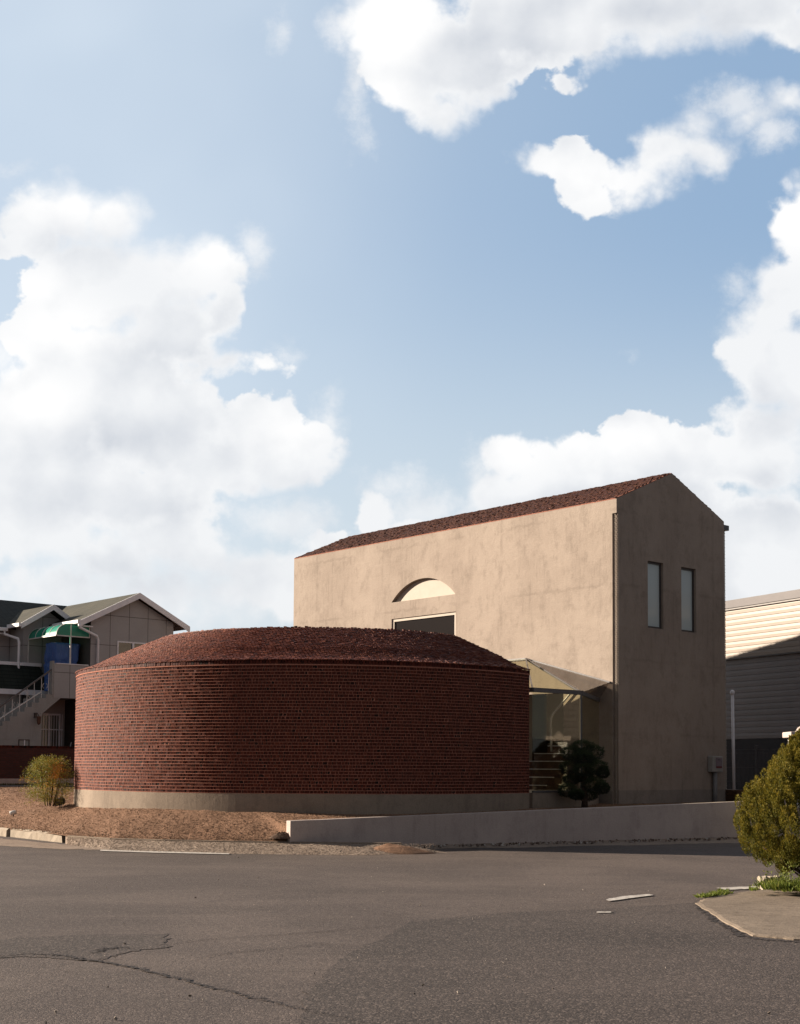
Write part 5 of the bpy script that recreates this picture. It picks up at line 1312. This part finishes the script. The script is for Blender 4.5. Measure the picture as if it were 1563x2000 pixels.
# garden lights
def garden_light(x, y, Y, s, label, dark):
    p = at_y(x, y, Y); t = thing('garden_light', label, 'light', (p[0], p[1], plot_h(p[0], p[1]) + 0.0), 0.3, 'garden lights in the plot')
    mt_ = M_DARKM if dark else M_WHITE
    MB().tube([(0, 0, -0.06), (0, 0, 0.07 * s)], 0.012, 8).build('spike', M_DARKM, t)
    MB().tube([(-0.09 * s, 0, 0.06 * s), (-0.07 * s, 0, 0.065 * s), (0.05 * s, 0, 0.095 * s), (0.08 * s, 0, 0.10 * s)], [0.05 * s, 0.06 * s, 0.055 * s, 0.03 * s], 12).build('head', mt_, t, smooth=True)
    MB().tube([(-0.092 * s, 0, 0.06 * s), (-0.088 * s, 0, 0.06 * s)], 0.045 * s, 12).build('lens', M_GLASST, t)
    return t
garden_light(27, 1561, 31.2, 0.9, 'small pale garden spotlight lying alone on bare soil at far left', False)
garden_light(117, 1564, 31.0, 1.5, 'black garden spotlight at the foot of the orange tipped bush', True)
pl_ = at_y(121, 1560, 31.05)
t = thing('cable_post', 'thin dark post standing beside the black garden spotlight', 'post', (pl_[0], pl_[1], 0.68)); MB().tube([(0, 0, -.05), (0.0, 0, 0.38)], 0.012, 6).build('stake', M_DARKM, t)

# weeds
M_GRASS = mat_leaf('weeds', [(0.045, 0.075, 0.012), (0.09, 0.13, 0.02), (0.17, 0.20, 0.035), (0.24, 0.23, 0.06)], 0.6, 0.35)
def tuft(m, c, n, h, spread, lean=0.5, w=0.008):
    a = rng.uniform(0, 2 * math.pi, n); r = spread * np.sqrt(rng.random(n))
    base = np.stack([c[0] + r * np.cos(a), c[1] + r * np.sin(a), np.full(n, c[2])], 1)
    d = unit(np.stack([np.cos(a) * lean, np.sin(a) * lean, np.ones(n)], 1) + rng.normal(0, 0.25, (n, 3))); side = unit(np.cross(d, rng.normal(size=(n, 3))))
    leaf_quads(m, base, d, side, h * rng.uniform(0.5, 1.1, n), np.full(n, w) * rng.uniform(.7, 1.4, n), np.clip(rng.normal(0.5, 0.22, n), 0, 1))
m = MB(); cw = at_y(1545, 1722, 16.9)
for i in range(60):
    tuft(m, (cw[0] + rng.normal(0.05, 0.22), cw[1] + rng.normal(0, 0.16), 0.08), 34, rng.uniform(0.05, 0.2), 0.05, 0.6, 0.014)
for i in range(45):
    k = 16; c_ = np.array([cw[0] + rng.normal(0.0, 0.17), cw[1] + rng.normal(0, 0.12), 0.1 + abs(rng.normal(0.08, 0.12))])
    base = c_ + rng.normal(0, 0.03, (k, 3)); d = unit(rng.normal(size=(k, 3)) + [0, 0, .4]); side = unit(np.cross(d, rng.normal(size=(k, 3))))
    leaf_quads(m, base, d, side, rng.uniform(.02, .045, k), rng.uniform(.012, .022, k), np.clip(rng.normal(.6, .2, k), 0, 1))
t = thing('weed_clump', 'bright green leafy weeds at the foot of the golden conifer', 'weeds', (0, 0, 0)); build_leaves(m, 'weed_leaves', M_GRASS, t)
m = MB()
for (x, y) in [(1372, 1757), (1382, 1755.5), (1392, 1753.5), (1402, 1751.5), (1412, 1749), (1420, 1746.5), (1388, 1755), (1408, 1750)]:
    c_ = on_z(x, y, 0.0)
    for j in range(3): tuft(m, (c_[0] + rng.normal(0, .03), c_[1] + rng.normal(0, .03), 0.02), 26, 0.07, 0.05, 0.9, 0.012)
t = thing('weed_clump', 'low green weeds along the pavement edge by the white road dash', 'weeds', (0, 0, 0)); build_leaves(m, 'weed_leaves', M_GRASS, t)
# sparse dry grass: gable foot, garden wall foot
m = MB()
for i in range(130):
    s = rng.uniform(0.3, 9); p = WA + WD * (WLEN * 0.72 + s * 0.6) + WN * rng.uniform(0.3, 1.2)
    tuft(m, (p[0], p[1], plot_h(p[0], p[1])), 10, 0.06, 0.06, 0.8, 0.007)
for i in range(260):
    p = bw + VV[:2] * rng.uniform(-1.5, 3.2) - UV[:2] * rng.uniform(0.05, 0.22); tuft(m, (p[0], p[1], 0.99), 10, 0.07, 0.05, 0.6, 0.01)
M_DRYG = mat_leaf('thin dry grass', [(0.05, 0.055, 0.018), (0.11, 0.10, 0.035), (0.2, 0.16, 0.07)], 0.8, 0.2)
o_ = build_leaves(m, 'dry_grass', M_DRYG, None); stuff(o_, 'thin dry grass at the foot of the gable and of the garden wall', 'grass')

# kerb block by the weeds
k0 = on_z(1504, 1739, 0.0)
kb = kerb_stone((k0[0] - 0.1, k0[1] + 0.12), (k0[0] + 0.22, k0[1] + 0.16), 0.18, 0.17, 'rounded pale kerb block at the weeds under the golden conifer', 0.0)
